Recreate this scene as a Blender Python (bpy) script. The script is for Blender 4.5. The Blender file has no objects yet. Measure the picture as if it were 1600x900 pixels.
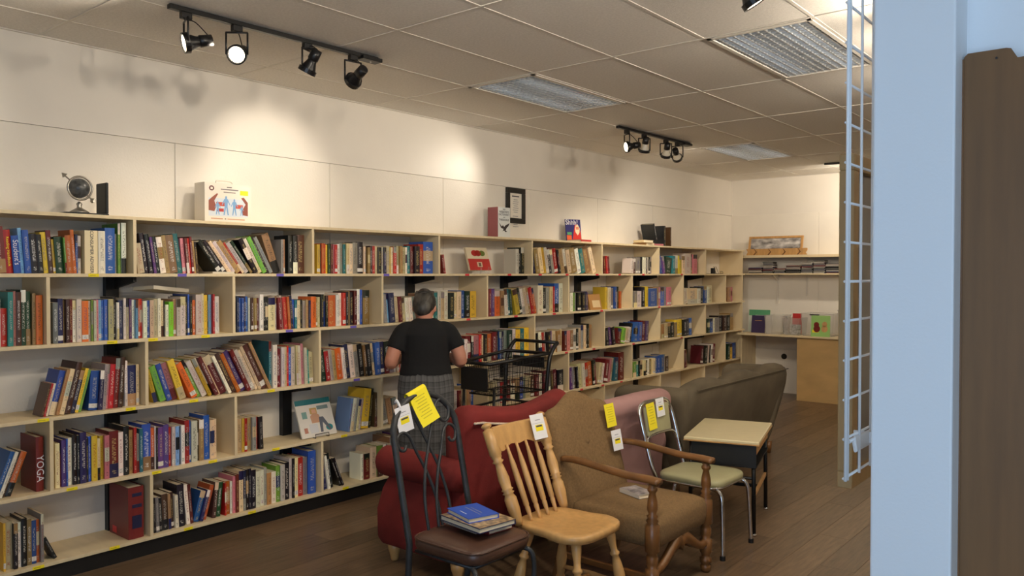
import bpy, math, random
from mathutils import Vector, Matrix, Euler
rng = random.Random(7)
SC = bpy.context.scene
COL = SC.collection
# ------------------------------------------------------------------ camera
F = 1254.0; YAW = math.radians(39.5); PITCH = math.atan(22 / F); CAMH = 1.65
cam = bpy.data.objects.new('camera', bpy.data.cameras.new('camera')); COL.objects.link(cam)
cam.data.sensor_width = 36.0; cam.data.lens = F * 36 / 1600; cam.data.clip_start = .02
cam.location = (0, 0, CAMH); cam.rotation_euler = (math.pi / 2 - PITCH, 0, YAW)
SC.camera = cam
# ------------------------------------------------------------------ world, daylight, exposure
W = bpy.data.worlds.new('sky'); SC.world = W; W.use_nodes = True
W.node_tree.nodes['Background'].inputs[0].default_value = (.55, .75, 1.0, 1)
W.node_tree.nodes['Background'].inputs[1].default_value = 3.5
vs = SC.view_settings; vs.view_transform = 'Standard'; vs.look = 'None'; vs.gamma = 1; vs.use_curve_mapping = False
vs.exposure = -0.12
SC.cycles.use_denoising = True; SC.cycles.max_bounces = 8; SC.cycles.diffuse_bounces = 5
SC.cycles.sample_clamp_indirect = 6; SC.cycles.caustics_reflective = False; SC.cycles.caustics_refractive = False
pl = bpy.data.lights.new('window_daylight', 'AREA'); pl.shape = 'RECTANGLE'; pl.size = 3.7; pl.size_y = 2.5
pl.cycles.is_portal = True
po = bpy.data.objects.new('window_daylight', pl); COL.objects.link(po)
po.location = (.95, -1.72, 1.45); po.rotation_euler = (math.pi / 2, 0, 0)   # set in the shop window, shining into the room
LAMP = (1.0, .87, .70); LAMP_W = 46.0
# pixel of the photograph -> point on a plane of the room (for taking measurements)
_fw = Vector((-math.sin(YAW) * math.cos(PITCH), math.cos(YAW) * math.cos(PITCH), -math.sin(PITCH)))
_rt = Vector((math.cos(YAW), math.sin(YAW), 0)); _up = _rt.cross(_fw); _C = Vector((0, 0, CAMH))
def at(x, y, X=None, Y=None, Z=None, d=None):
    r = _fw * F + _rt * (x - 800) + _up * (450 - y)
    t = (X - _C.x) / r.x if X is not None else (Y - _C.y) / r.y if Y is not None else (Z - _C.z) / r.z if Z is not None else d / F
    return _C + r * t
def depth(p): return (Vector(p) - _C).dot(_fw)
# ------------------------------------------------------------------ materials
def lin(c):
    f = lambda v: v / 12.92 if v <= .04045 else ((v + .055) / 1.055) ** 2.4
    return tuple(f(v / 255) for v in c[:3]) + (1,)
MATS = {}
def mat(name, rgb=(200, 200, 200), rough=.6, metal=0, var=0, scale=8, bump=0, bscale=120, stretch=None, emit=None, es=0, spec=None, coat=0, rgb2=None, sheen=0):
    if name in MATS: return MATS[name]
    m = bpy.data.materials.new(name); m.use_nodes = True; nt = m.node_tree; N = nt.nodes; L = nt.links
    b = N['Principled BSDF']; b.inputs['Base Color'].default_value = lin(rgb); b.inputs['Roughness'].default_value = rough
    b.inputs['Metallic'].default_value = metal
    if spec is not None: b.inputs['Specular IOR Level'].default_value = spec
    if coat: b.inputs['Coat Weight'].default_value = coat
    if sheen: b.inputs['Sheen Weight'].default_value = sheen
    if emit: b.inputs['Emission Color'].default_value = emit + (1,); b.inputs['Emission Strength'].default_value = es
    if var or bump or rgb2:
        tc = N.new('ShaderNodeTexCoord'); mp = N.new('ShaderNodeMapping'); L.new(tc.outputs['Object'], mp.inputs[0])
        if stretch: mp.inputs['Scale'].default_value = stretch
    if var or rgb2:
        n = N.new('ShaderNodeTexNoise'); n.inputs['Scale'].default_value = scale; n.inputs['Detail'].default_value = 5; L.new(mp.outputs[0], n.inputs['Vector'])
        r = N.new('ShaderNodeValToRGB'); c = lin(rgb)
        r.color_ramp.elements[0].position = .3; r.color_ramp.elements[1].position = .7
        r.color_ramp.elements[0].color = tuple(max(0, v * (1 - var)) for v in c[:3]) + (1,)
        r.color_ramp.elements[1].color = lin(rgb2) if rgb2 else tuple(min(1, v * (1 + var)) for v in c[:3]) + (1,)
        L.new(n.outputs['Fac'], r.inputs[0]); L.new(r.outputs[0], b.inputs['Base Color'])
    if bump:
        n2 = N.new('ShaderNodeTexNoise'); n2.inputs['Scale'].default_value = bscale; n2.inputs['Detail'].default_value = 3; L.new(mp.outputs[0], n2.inputs['Vector'])
        bp = N.new('ShaderNodeBump'); bp.inputs['Strength'].default_value = bump; bp.inputs['Distance'].default_value = .004
        L.new(n2.outputs['Fac'], bp.inputs['Height']); L.new(bp.outputs[0], b.inputs['Normal'])
    MATS[name] = m
    return m
mat('wall', (234, 228, 218), .38, var=.03, scale=2, bump=.06, bscale=60)
mat('wall_panel', (236, 230, 219), .45, var=.03, scale=3, bump=.25, bscale=70)
mat('tile', (230, 226, 219), .9, var=.07, scale=70, bump=.5, bscale=240)
mat('tbar', (224, 219, 210), .7)
mat('ply', (226, 207, 168), .5, var=.07, scale=3, stretch=(1, 7, 1), bump=.05)
mat('ply_panel', (203, 168, 112), .5, var=.12, scale=3, stretch=(1, 1, 2.2))
mat('ply_edge', (214, 196, 160), .65, var=.12, scale=14, stretch=(1, 1, 30))
mat('black', (17, 17, 18), .5)
mat('blackmetal', (16, 16, 17), .4, metal=.2, bump=.1, bscale=60)
mat('iron', (46, 48, 50), .5, var=.25, scale=30, bump=.15, bscale=90)
mat('blackplastic', (20, 20, 22), .35)
mat('chrome', (225, 225, 225), .12, metal=1)
mat('louver', (225, 228, 230), .3, metal=.7)
mat('added_tube_glow', (240, 244, 248), .5, emit=(.86, .93, 1.0), es=2.6)  # tubes are off; faint glow added to brighten louvers and reflector
mat('white_enamel', (240, 242, 244), .35)
mat('column', (232, 236, 240), .55, bump=.08, bscale=150)
mat('brownboard', (116, 80, 42), .55, var=.16, scale=5, stretch=(6, 6, .5), bump=.05)
mat('oak', (196, 150, 92), .4, var=.15, scale=6, stretch=(5, 1, 1))
mat('pale_oak', (182, 150, 102), .5, var=.1, scale=6, stretch=(5, 5, 1))
mat('pine', (200, 156, 98), .35, var=.12, scale=5, stretch=(6, 6, 1), coat=.1)
mat('walnut', (116, 78, 42), .35, var=.25, scale=9, stretch=(1, 1, .5), coat=.25)
mat('red_velvet', (118, 31, 27), .85, var=.2, scale=5, bump=.3, bscale=300)
mat('mauve', (172, 132, 128), .9, var=.1, scale=5, bump=.3, bscale=300)
mat('olive', (106, 95, 76), .9, var=.2, scale=4, bump=.35, bscale=160)
mat('tweed', (126, 99, 64), .95, var=.18, scale=90, bump=.6, bscale=420)
mat('brown_vinyl', (86, 60, 48), .33, var=.18, scale=6, bump=.15, bscale=40)
mat('olive_vinyl', (170, 166, 128), .35, var=.05, scale=6)
mat('laminate', (222, 208, 166), .3, var=.05, scale=12, stretch=(1, 6, 1))
mat('nail', (206, 186, 164), .45)
mat('paper_white', (236, 236, 238), .8)
mat('paper_yellow', (244, 226, 40), .75)
mat('sticker_yellow', (250, 230, 30), .6)
mat('sticker_purple', (112, 96, 190), .6)
mat('sticker_red', (216, 60, 66), .6)
mat('ink', (70, 70, 78), .8); mat('ink_soft', (150, 150, 155), .8); mat('ink_yellow', (200, 184, 40), .8)
mat('pages', (226, 214, 186), .85, var=.08, scale=6, stretch=(1, 160, 1))
mat('skin', (186, 128, 104), .55, var=.08, scale=12)
mat('tshirt', (9, 9, 11), .9, bump=.25, bscale=50)
mat('hair', (20, 18, 17), .5, rgb2=(74, 69, 62), scale=30, stretch=(1, 1, .35), bump=.6, bscale=90)
mat('pewter', (170, 165, 155), .3, metal=.9)
mat('globe_black', (22, 24, 27), .3, rgb2=(110, 112, 112), scale=26)
mat('card_white', (232, 226, 214), .6)
mat('lampglow', (255, 240, 210), .5, emit=(1.0, .82, .58), es=9)
mat('bulbglass', (222, 214, 196), .25)
mat('frameblack', (26, 24, 22), .4)
def floor_mat():
    m = mat('plank', (110, 88, 66), .34, var=.3, scale=7, stretch=(7, .7, 1), bump=.12, bscale=40)
    nt = m.node_tree; b = nt.nodes['Principled BSDF']; src = b.inputs['Base Color'].links[0].from_socket
    oi = nt.nodes.new('ShaderNodeObjectInfo'); mr = nt.nodes.new('ShaderNodeMapRange'); mr.inputs['To Min'].default_value = .75; mr.inputs['To Max'].default_value = 1.2
    nt.links.new(oi.outputs['Random'], mr.inputs['Value'])
    mx = nt.nodes.new('ShaderNodeVectorMath'); mx.operation = 'SCALE'; nt.links.new(src, mx.inputs[0]); nt.links.new(mr.outputs[0], mx.inputs['Scale'])
    nt.links.new(mx.outputs[0], b.inputs['Base Color'])
    ad = nt.nodes.new('ShaderNodeVectorMath'); cb = nt.nodes.new('ShaderNodeCombineXYZ'); m2 = nt.nodes.new('ShaderNodeMath'); m2.operation = 'MULTIPLY'; m2.inputs[1].default_value = 40
    nt.links.new(oi.outputs['Random'], m2.inputs[0]); nt.links.new(m2.outputs[0], cb.inputs[0]); nt.links.new(m2.outputs[0], cb.inputs[1])
    mp = [n for n in nt.nodes if n.type == 'MAPPING'][0]; tc = [n for n in nt.nodes if n.type == 'TEX_COORD'][0]
    nt.links.new(tc.outputs['Object'], ad.inputs[0]); nt.links.new(cb.outputs[0], ad.inputs[1]); nt.links.new(ad.outputs[0], mp.inputs[0])
floor_mat()
def book_mat():
    """colour and lettering come from the book's own colours; titles run along the spine"""
    m = bpy.data.materials.new('book_cover'); m.use_nodes = True; N = m.node_tree.nodes; L = m.node_tree.links; b = N['Principled BSDF']
    b.inputs['Roughness'].default_value = .42
    a = N.new('ShaderNodeAttribute'); a.attribute_name = 'col'; k = N.new('ShaderNodeAttribute'); k.attribute_name = 'ink'
    uv = N.new('ShaderNodeUVMap'); uv.uv_map = 'uv'; sp = N.new('ShaderNodeSeparateXYZ'); L.new(uv.outputs[0], sp.inputs[0])
    fr = N.new('ShaderNodeMath'); fr.operation = 'FRACT'; L.new(sp.outputs[0], fr.inputs[0])
    def rngmask(sock, lo, hi):
        g = N.new('ShaderNodeMath'); g.operation = 'GREATER_THAN'; g.inputs[1].default_value = lo; L.new(sock, g.inputs[0])
        l = N.new('ShaderNodeMath'); l.operation = 'LESS_THAN'; l.inputs[1].default_value = hi; L.new(sock, l.inputs[0])
        t = N.new('ShaderNodeMath'); t.operation = 'MULTIPLY'; L.new(g.outputs[0], t.inputs[0]); L.new(l.outputs[0], t.inputs[1]); return t.outputs[0]
    mp = N.new('ShaderNodeMapping'); mp.inputs['Scale'].default_value = (3.4, 62, 1); L.new(uv.outputs[0], mp.inputs[0])
    n = N.new('ShaderNodeTexNoise'); n.inputs['Scale'].default_value = 1; n.inputs['Detail'].default_value = 1; L.new(mp.outputs[0], n.inputs['Vector'])
    g = N.new('ShaderNodeMath'); g.operation = 'GREATER_THAN'; g.inputs[1].default_value = .52; L.new(n.outputs['Fac'], g.inputs[0])
    z1 = rngmask(sp.outputs[1], .30, .84); z0 = rngmask(sp.outputs[1], .07, .16); pos = rngmask(sp.outputs[0], 0, 1e6); uu = rngmask(fr.outputs[0], .28, .72)
    zz = N.new('ShaderNodeMath'); zz.operation = 'MAXIMUM'; L.new(z1, zz.inputs[0]); L.new(z0, zz.inputs[1])
    s = g.outputs[0]
    for q in (zz.outputs[0], pos, uu):
        t = N.new('ShaderNodeMath'); t.operation = 'MULTIPLY'; L.new(s, t.inputs[0]); L.new(q, t.inputs[1]); s = t.outputs[0]
    f = N.new('ShaderNodeMath'); f.operation = 'MULTIPLY'; f.inputs[1].default_value = .62; L.new(s, f.inputs[0])
    mx = N.new('ShaderNodeMix'); mx.data_type = 'RGBA'; L.new(f.outputs[0], mx.inputs[0]); L.new(a.outputs['Color'], mx.inputs[6]); L.new(k.outputs['Color'], mx.inputs[7])
    L.new(mx.outputs[2], b.inputs['Base Color']); MATS['book'] = m
book_mat()
def flatcol_mat():
    m = bpy.data.materials.new('printed_colour'); m.use_nodes = True; N = m.node_tree.nodes; b = N['Principled BSDF']; b.inputs['Roughness'].default_value = .5
    a = N.new('ShaderNodeAttribute'); a.attribute_name = 'col'; m.node_tree.links.new(a.outputs['Color'], b.inputs['Base Color']); MATS['printed'] = m
flatcol_mat()
def plaid_mat():
    m = mat('plaid', (74, 74, 76), .95, bump=.3, bscale=200); N = m.node_tree.nodes; L = m.node_tree.links; b = N['Principled BSDF']
    uv = N.new('ShaderNodeUVMap'); uv.uv_map = 'uv'; sp = N.new('ShaderNodeSeparateXYZ'); L.new(uv.outputs[0], sp.inputs[0]); acc = None
    for ax, fr, lo in ((0, 28, .62), (1, 12, .62), (0, 56, .8), (1, 24, .8)):
        mu = N.new('ShaderNodeMath'); mu.operation = 'MULTIPLY'; mu.inputs[1].default_value = fr; L.new(sp.outputs[ax], mu.inputs[0])
        f = N.new('ShaderNodeMath'); f.operation = 'FRACT'; L.new(mu.outputs[0], f.inputs[0])
        g = N.new('ShaderNodeMath'); g.operation = 'GREATER_THAN'; g.inputs[1].default_value = lo; L.new(f.outputs[0], g.inputs[0])
        if acc is None: acc = g.outputs[0]
        else:
            s = N.new('ShaderNodeMath'); L.new(acc, s.inputs[0]); L.new(g.outputs[0], s.inputs[1]); acc = s.outputs[0]
    r = N.new('ShaderNodeMapRange'); r.inputs['From Max'].default_value = 3; r.inputs['To Min'].default_value = .11; r.inputs['To Max'].default_value = .035; L.new(acc, r.inputs[0])
    L.new(r.outputs[0], b.inputs['Base Color'])
plaid_mat()
def clear_mat():
    m = bpy.data.materials.new('clear_plastic'); m.use_nodes = True; nt = m.node_tree; b = nt.nodes['Principled BSDF']
    b.inputs['Base Color'].default_value = lin((215, 212, 205)); b.inputs['Roughness'].default_value = .25; b.inputs['Alpha'].default_value = .22; MATS['clear'] = m
    m2 = bpy.data.materials.new('acrylic'); m2.use_nodes = True; b = m2.node_tree.nodes['Principled BSDF']
    b.inputs['Base Color'].default_value = lin((230, 230, 226)); b.inputs['Roughness'].default_value = .05; b.inputs['Alpha'].default_value = .25; MATS['acrylic'] = m2
    m3 = bpy.data.materials.new('mirror_glass'); m3.use_nodes = True; b = m3.node_tree.nodes['Principled BSDF']
    b.inputs['Base Color'].default_value = lin((176, 172, 166)); b.inputs['Metallic'].default_value = .35; b.inputs['Roughness'].default_value = .2; MATS['mirror'] = m3
clear_mat()
# ------------------------------------------------------------------ mesh building
class MB:
    def __init__(s): s.v = []; s.f = []; s.c = {}; s.k = {}; s.u = {}
    def face(s, pts, col=None, uv=None, ink=None):
        i = len(s.v); s.v += [Vector(p) for p in pts]; s.f.append(list(range(i, i + len(pts)))); j = len(s.f) - 1
        if col: s.c[j] = col
        if ink: s.k[j] = ink
        if uv: s.u[j] = uv
        return s
    def hexa(s, p, col=None):
        i = len(s.v); s.v += [Vector(q) for q in p]; j = len(s.f)
        s.f += [[i + a for a in q] for q in ((0, 3, 2, 1), (4, 5, 6, 7), (0, 1, 5, 4), (1, 2, 6, 5), (2, 3, 7, 6), (3, 0, 4, 7))]
        if col:
            for q in range(j, j + 6): s.c[q] = col
        return s
    def box(s, c, sz, M=None, col=None):
        x, y, z = (q / 2 for q in sz); c = Vector(c)
        p = [Vector(q) for q in ((-x, -y, -z), (x, -y, -z), (x, y, -z), (-x, y, -z), (-x, -y, z), (x, -y, z), (x, y, z), (-x, y, z))]
        return s.hexa([c + (M @ q if M else q) for q in p], col)
    def bb(s, x0, x1, y0, y1, z0, z1, col=None): return s.box(((x0 + x1) / 2, (y0 + y1) / 2, (z0 + z1) / 2), (x1 - x0, y1 - y0, z1 - z0), None, col)
    def loft(s, rings, cap=True, closed=False):
        i = len(s.v); n = len(rings[0]); R = len(rings)
        for r in rings: s.v += [Vector(p) for p in r]
        for a in range(R if closed else R - 1):
            b = (a + 1) % R
            for q in range(n): s.f.append([i + a * n + q, i + a * n + (q + 1) % n, i + b * n + (q + 1) % n, i + b * n + q])
        if cap and not closed: s.f.append([i + q for q in range(n - 1, -1, -1)]); s.f.append([i + (R - 1) * n + q for q in range(n)])
        return s
    def tube(s, pts, r, n=8, closed=False):
        pts = [Vector(p) for p in pts]; m = len(pts); rs = r if isinstance(r, (list, tuple)) else [r] * m; rings = []; up = None
        for a in range(m):
            t = (pts[(a + 1) % m] - pts[a - 1]) if closed else (pts[min(a + 1, m - 1)] - pts[max(a - 1, 0)])
            t.normalize()
            if up is None: up = Vector((0, 0, 1)) if abs(t.z) < .9 else Vector((1, 0, 0))
            x = t.cross(up)
            if x.length < 1e-5: x = t.cross(Vector((.3, .5, .8)))
            x.normalize(); y = x.cross(t); up = y
            rings.append([pts[a] + (x * math.cos(2 * math.pi * q / n) + y * math.sin(2 * math.pi * q / n)) * rs[a] for q in range(n)])
        return s.loft(rings, closed=closed)
    def lathe(s, p0, p1, prof, n=12):
        """prof: (t along the axis 0..1, radius)"""
        p0 = Vector(p0); p1 = Vector(p1); d = p1 - p0; t = d.normalized(); x = t.orthogonal().normalized(); y = t.cross(x)
        return s.loft([[p0 + d * a + (x * math.cos(2 * math.pi * q / n) + y * math.sin(2 * math.pi * q / n)) * max(r, .0005) for q in range(n)] for a, r in prof])
    def ball(s, c, r, n=12, m=8, M=None):
        c = Vector(c); r = Vector(r if isinstance(r, (list, tuple)) else (r, r, r)); rings = []
        for a in range(m + 1):
            th = math.pi * (a + .02) / (m + .04)
            ring = []
            for q in range(n):
                p = Vector((math.sin(th) * math.cos(2 * math.pi * q / n) * r.x, math.sin(th) * math.sin(2 * math.pi * q / n) * r.y, -math.cos(th) * r.z))
                ring.append(c + (M @ p if M else p))
            rings.append(ring)
        return s.loft(rings)
    def prism(s, poly, o, ux, uy, th, col=None):
        """flat outline poly (list of 2d) in the plane o + a*ux + b*uy, given thickness th along ux x uy"""
        o = Vector(o); ux = Vector(ux); uy = Vector(uy); nn = ux.cross(uy).normalized() * th; i = len(s.v); n = len(poly); j = len(s.f)
        s.v += [o + ux * a + uy * b for a, b in poly] + [o + ux * a + uy * b + nn for a, b in poly]
        s.f.append([i + q for q in range(n - 1, -1, -1)]); s.f.append([i + n + q for q in range(n)])
        for q in range(n): s.f.append([i + q, i + (q + 1) % n, i + n + (q + 1) % n, i + n + q])
        if col:
            for q in range(j, len(s.f)): s.c[q] = col
        return s
    def mesh(s, name):
        me = bpy.data.meshes.new(name); me.from_pydata([tuple(p) for p in s.v], [], s.f)
        if s.c or s.k:
            a = me.color_attributes.new('col', 'FLOAT_COLOR', 'CORNER'); b = me.color_attributes.new('ink', 'FLOAT_COLOR', 'CORNER')
            ca = []; cb = []
            for j, f in enumerate(s.f):
                ca += list(s.c.get(j, (.5, .5, .5, 1))) * len(f); cb += list(s.k.get(j, (.5, .5, .5, 1))) * len(f)
            a.data.foreach_set('color', ca); b.data.foreach_set('color', cb)
        if s.u:
            l = me.uv_layers.new(name='uv'); uu = []
            for j, f in enumerate(s.f):
                for q in s.u.get(j, [(-1, -1)] * len(f)): uu += q
            l.data.foreach_set('uv', uu)
        return me
    def build(s, name, material, parent=None, smooth=False, bevel=0, sub=0, seg=2, weld=False, remesh=0, loc=None):
        me = s.mesh(name); me.materials.append(MATS[material])
        o = bpy.data.objects.new(name, me); COL.objects.link(o)
        if parent: o.parent = parent
        if loc is not None: o.location = loc
        if smooth:
            for p in me.polygons: p.use_smooth = True
        if weld: w = o.modifiers.new('weld', 'WELD'); w.merge_threshold = .0004
        if remesh:
            r = o.modifiers.new('remesh', 'REMESH'); r.mode = 'VOXEL'; r.voxel_size = remesh; r.use_smooth_shade = True
            q = o.modifiers.new('smooth', 'SMOOTH'); q.factor = .5; q.iterations = 6
        if bevel:
            b = o.modifiers.new('edges', 'BEVEL'); b.width = bevel; b.segments = seg; b.limit_method = 'ANGLE'; b.angle_limit = .6
        if sub: q = o.modifiers.new('round', 'SUBSURF'); q.levels = sub; q.render_levels = sub
        return o
def tag(o, label, cat, group=None, kind=None):
    if label: o['label'] = label
    if cat: o['category'] = cat
    if group: o['group'] = group
    if kind: o['kind'] = kind
    return o
def thing(name, label, cat, loc=(0, 0, 0), rz=0, group=None):
    o = bpy.data.objects.new(name, None); COL.objects.link(o); o.location = loc; o.rotation_euler = (0, 0, rz); o.empty_display_size = .05
    return tag(o, label, cat, group)
def struct(o): o['kind'] = 'structure'; return o
def text(name, body, size, material, parent, loc, rot, align='CENTER', sx=1, spacing=1):
    c = bpy.data.curves.new(name, 'FONT'); c.body = body; c.size = size; c.align_x = align; c.align_y = 'CENTER'; c.extrude = .0003; c.resolution_u = 3; c.space_character = spacing
    c.materials.append(MATS[material]); q = bpy.data.objects.new(name, c); COL.objects.link(q); me = bpy.data.meshes.new_from_object(q); bpy.data.objects.remove(q); bpy.data.curves.remove(c)
    if not me.materials: me.materials.append(MATS[material])
    o = bpy.data.objects.new(name, me); COL.objects.link(o); o.parent = parent; o.location = loc; o.rotation_euler = rot; o.scale = (sx, 1, 1)
    return o
def spline(pts, n=6):
    P = [Vector(p) for p in pts]; out = []
    for i in range(len(P) - 1):
        a, b, c, d = P[max(i - 1, 0)], P[i], P[i + 1], P[min(i + 2, len(P) - 1)]
        for k in range(n):
            t = k / n
            out.append(.5 * ((2 * b) + (c - a) * t + (2 * a - 5 * b + 4 * c - d) * t * t + (3 * b - a - 3 * c + d) * t ** 3))
    return out + [P[-1]]
def rrect(w, d, r, n=4):
    """rounded rectangle outline centred on the origin"""
    out = []
    for cx, cy, a0 in ((w / 2 - r, d / 2 - r, 0), (-w / 2 + r, d / 2 - r, 90), (-w / 2 + r, -d / 2 + r, 180), (w / 2 - r, -d / 2 + r, 270)):
        for k in range(n + 1):
            a = math.radians(a0 + 90 * k / n); out.append((cx + r * math.cos(a), cy + r * math.sin(a)))
    return out
# ------------------------------------------------------------------ the room
XW = -4.95; YB = 11.0; ZC = 2.99; XR = 3.0; YF = -1.7
fl = struct(MB().bb(XW, XR, YF, YB, -.06, -.012).build('floor', 'plank'))
PW = .19; PL = 1.5
pm = {}
def plank(x0, y0, l):
    key = round(l, 3)
    if key not in pm: m_ = MB().bb(.0008, PW - .0008, .0008, l - .0008, -.012, 0).mesh('plank'); m_.materials.append(MATS['plank']); pm[key] = m_
    o = bpy.data.objects.new('plank', pm[key]); COL.objects.link(o); o.parent = fl; o.location = (x0, y0, 0)
offs = [0, .62, 1.1, .35, .9, .2, .75]
for i in range(31):
    x0 = XW + i * PW; y = 1.0 - offs[i % 7]
    while y < YB - .01:
        l = min(PL, YB - y); plank(x0, y, l); y += l
rest = MB(); rest.bb(XW, XR, YF, -.1, -.012, 0); rest.bb(XW + 31 * PW, XR, -.1, YB, -.012, 0)
o = rest.build('floorboards', 'plank', fl); o['kind'] = 'stuff'
# left wall: plaster above, 4 ft boards below with joints between
wl = struct(MB().bb(XW - .1, XW, YF, YB, 0, ZC).build('wall_left', 'wall'))
ys = [1.38 + 1.222 * k for k in range(-2, 8)] + [YB - .05]
for a, b in zip(ys[:-1], ys[1:]): MB().bb(XW, XW + .008, a + .002, b - .002, 0, 2.485).build('wall_panel', 'wall_panel', wl, bevel=.002)
MB().bb(XW, XW + .014, ys[0], YB, 2.487, 2.503).build('panel_cap', 'wall', wl)
wb = struct(MB().bb(XW, XR, YB, YB + .1, 0, ZC).build('wall_back', 'wall'))
xs = [XW + .03 + 1.222 * k for k in range(0, 7)]
xs[-1] = XR
for a, b in zip(xs[:-1], xs[1:]): MB().bb(a + .002, b - .002, YB - .008, YB, 0, 2.485).build('wall_panel', 'wall_panel', wb, bevel=.002)
struct(MB().bb(XR, XR + .1, YF, YB, 0, ZC).build('wall_right', 'wall'))
wf = MB(); wf.bb(XW, -.9, YF - .12, YF, 0, ZC); wf.bb(2.8, XR, YF - .12, YF, 0, ZC); wf.bb(-.9, 2.8, YF - .12, YF, 0, .2); wf.bb(-.9, 2.8, YF - .12, YF, 2.7, ZC)
struct(wf.build('wall_front', 'wall'))
wn = struct(MB().bb(-.9, 2.8, YF - .1, YF - .04, .2, .25).build('window_1', 'blackmetal'))
for b in ((-.9, 2.8, 2.65, 2.7), (-.9, -.85, .25, 2.65), (.925, .975, .25, 2.65), (2.75, 2.8, .25, 2.65)): MB().bb(b[0], b[1], YF - .1, YF - .04, b[2], b[3]).build('window_frame', 'blackmetal', wn)
# white column at the shop front and the short wall beside it
ca = at(1362, 450, Y=1.64).x; cb = at(1490, 450, Y=1.64).x
struct(MB().bb(ca, cb, 1.64, 1.78, 0, ZC).build('trim_1', 'column', bevel=.004))
struct(MB().bb(cb, XR, 1.74, 1.84, 0, ZC).build('wall_partition', 'column'))
# ceiling: 2 x 4 ft tiles in a metal grid
cl = struct(MB().bb(XW - .1, XR + .1, YF - .1, YB + .1, ZC + .13, ZC + .2).build('ceiling', 'wall'))
GX = [XW] + [-3.93 + .615 * k for k in range(-1, 11)] + [XR]; GY = [YF] + [4.25 + 1.22 * k for k in range(-4, 6)] + [YB]
LIGHTS = {(2, 5): 1, (5, 5): 2, (2, 8): 3}
tm = {}
for i in range(len(GX) - 1):
    for j in range(len(GY) - 1):
        if (i, j) in LIGHTS: continue
        w, d = GX[i + 1] - GX[i] - .018, GY[j + 1] - GY[j] - .018; key = (round(w, 3), round(d, 3))
        if key not in tm: m_ = MB().box((0, 0, .008), (w, d, .016)).mesh('ceiling_tile'); m_.materials.append(MATS['tile']); tm[key] = m_
        o = bpy.data.objects.new('ceiling_tile', tm[key]); COL.objects.link(o); o.parent = cl
        o.location = ((GX[i] + GX[i + 1]) / 2, (GY[j] + GY[j + 1]) / 2, ZC + .002 + rng.uniform(0, .002))
for x in GX[1:-1]: MB().bb(x - .009, x + .009, YF, YB, ZC + .0005, ZC + .004).build('grid_runner', 'tbar', cl)
for y in GY[1:-1]: MB().bb(XW, XR, y - .009, y + .009, ZC + .0, ZC + .0035).build('grid_runner', 'tbar', cl)
for lab, s_ in (('edge', 0),):
    MB().bb(XW, XW + .02, YF, YB, ZC - .004, ZC + .002).build('wall_angle', 'tbar', cl); MB().bb(XW, XR, YB - .02, YB, ZC - .004, ZC + .002).build('wall_angle', 'tbar', cl)
LAB = {1: 'silver egg-crate ceiling light between the two black lamp tracks', 2: 'large silver egg-crate ceiling light nearest the white wire grid', 3: 'small far egg-crate ceiling light beyond the second lamp track'}
for (i, j), k in LIGHTS.items():
    x0, x1, y0, y1 = GX[i] + .012, GX[i + 1] - .012, GY[j] + .012, GY[j + 1] - .012
    t = thing('ceiling_light', LAB[k], 'ceiling light', ((x0 + x1) / 2, (y0 + y1) / 2, ZC), group='ceiling lights')
    w, d = (x1 - x0) / 2, (y1 - y0) / 2
    m_ = MB()
    for b in ((-w, w, -d, -d + .025), (-w, w, d - .025, d), (-w, -w + .025, -d, d), (w - .025, w, -d, d)): m_.bb(b[0], b[1], b[2], b[3], -.004, .008)
    m_.build('frame', 'tbar', t)
    MB().bb(-w, w, -d, d, .10, .11).build('reflector', 'white_enamel', t)
    m_ = MB()
    for q in range(1, 13): x = -w + 2 * w * q / 13; m_.bb(x - .004, x + .004, -d + .025, d - .025, .001, .03)
    for q in range(1, 26): y = -d + 2 * d * q / 26; m_.bb(-w + .025, w - .025, y - .004, y + .004, .001, .03)
    m_.build('louver', 'louver', t)['kind'] = 'stuff'
    for s_ in (-.15, .15): MB().tube([(s_, -d + .05, .06), (s_, d - .05, .06)], .016, 8).build('tube', 'added_tube_glow', t, smooth=True)
# ------------------------------------------------------------------ the wall of bookshelves
XS = -4.6; TH = .019
SZ = {1: 1.978, 2: 1.652, 3: 1.275, 4: .886, 5: .493, 6: .113}       # top faces: 1 = top board
Y0S, YEND = .35, at(1163, 500, X=XS).y
bs = thing('wall_bookshelf', 'pale plywood bookshelf running the whole length of the white wall', 'bookshelf', (0, 0, 0))
bs.location = (XS, Y0S, 0)
def sh(m, name, material, **k):
    for i, p in enumerate(m.v): m.v[i] = p - Vector((XS, Y0S, 0))
    return m.build(name, material, bs, **k)
for k, z in SZ.items(): sh(MB().bb(XW + .012, XS, Y0S, YEND + .01, z - TH, z), 'shelf_board', 'ply', bevel=.0015)
DIV = {1: [-140, 212, 490, 687, 832, 941, 1030, 1103, 1160], 2: [76, 366, 598, 762, 889, 988, 1068, 1134, 1160], 3: [-80, 229, 500, 690, 836, 945, 1032, 1103, 1160],
       4: [79, 368, 597, 763, 889, 988, 1069, 1134, 1160], 5: [-70, 235, 503, 694, 838, 945, 1033, 1102, 1160]}
for r, l in DIV.items():
    for x in l:
        y = at(x, 500, X=XS).y
        if y < Y0S + .02: continue
        sh(MB().bb(XW + .012, XS - .001, y - .0095, y + .0095, SZ[r + 1], SZ[r] - TH), 'divider', 'ply', bevel=.001)
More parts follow.
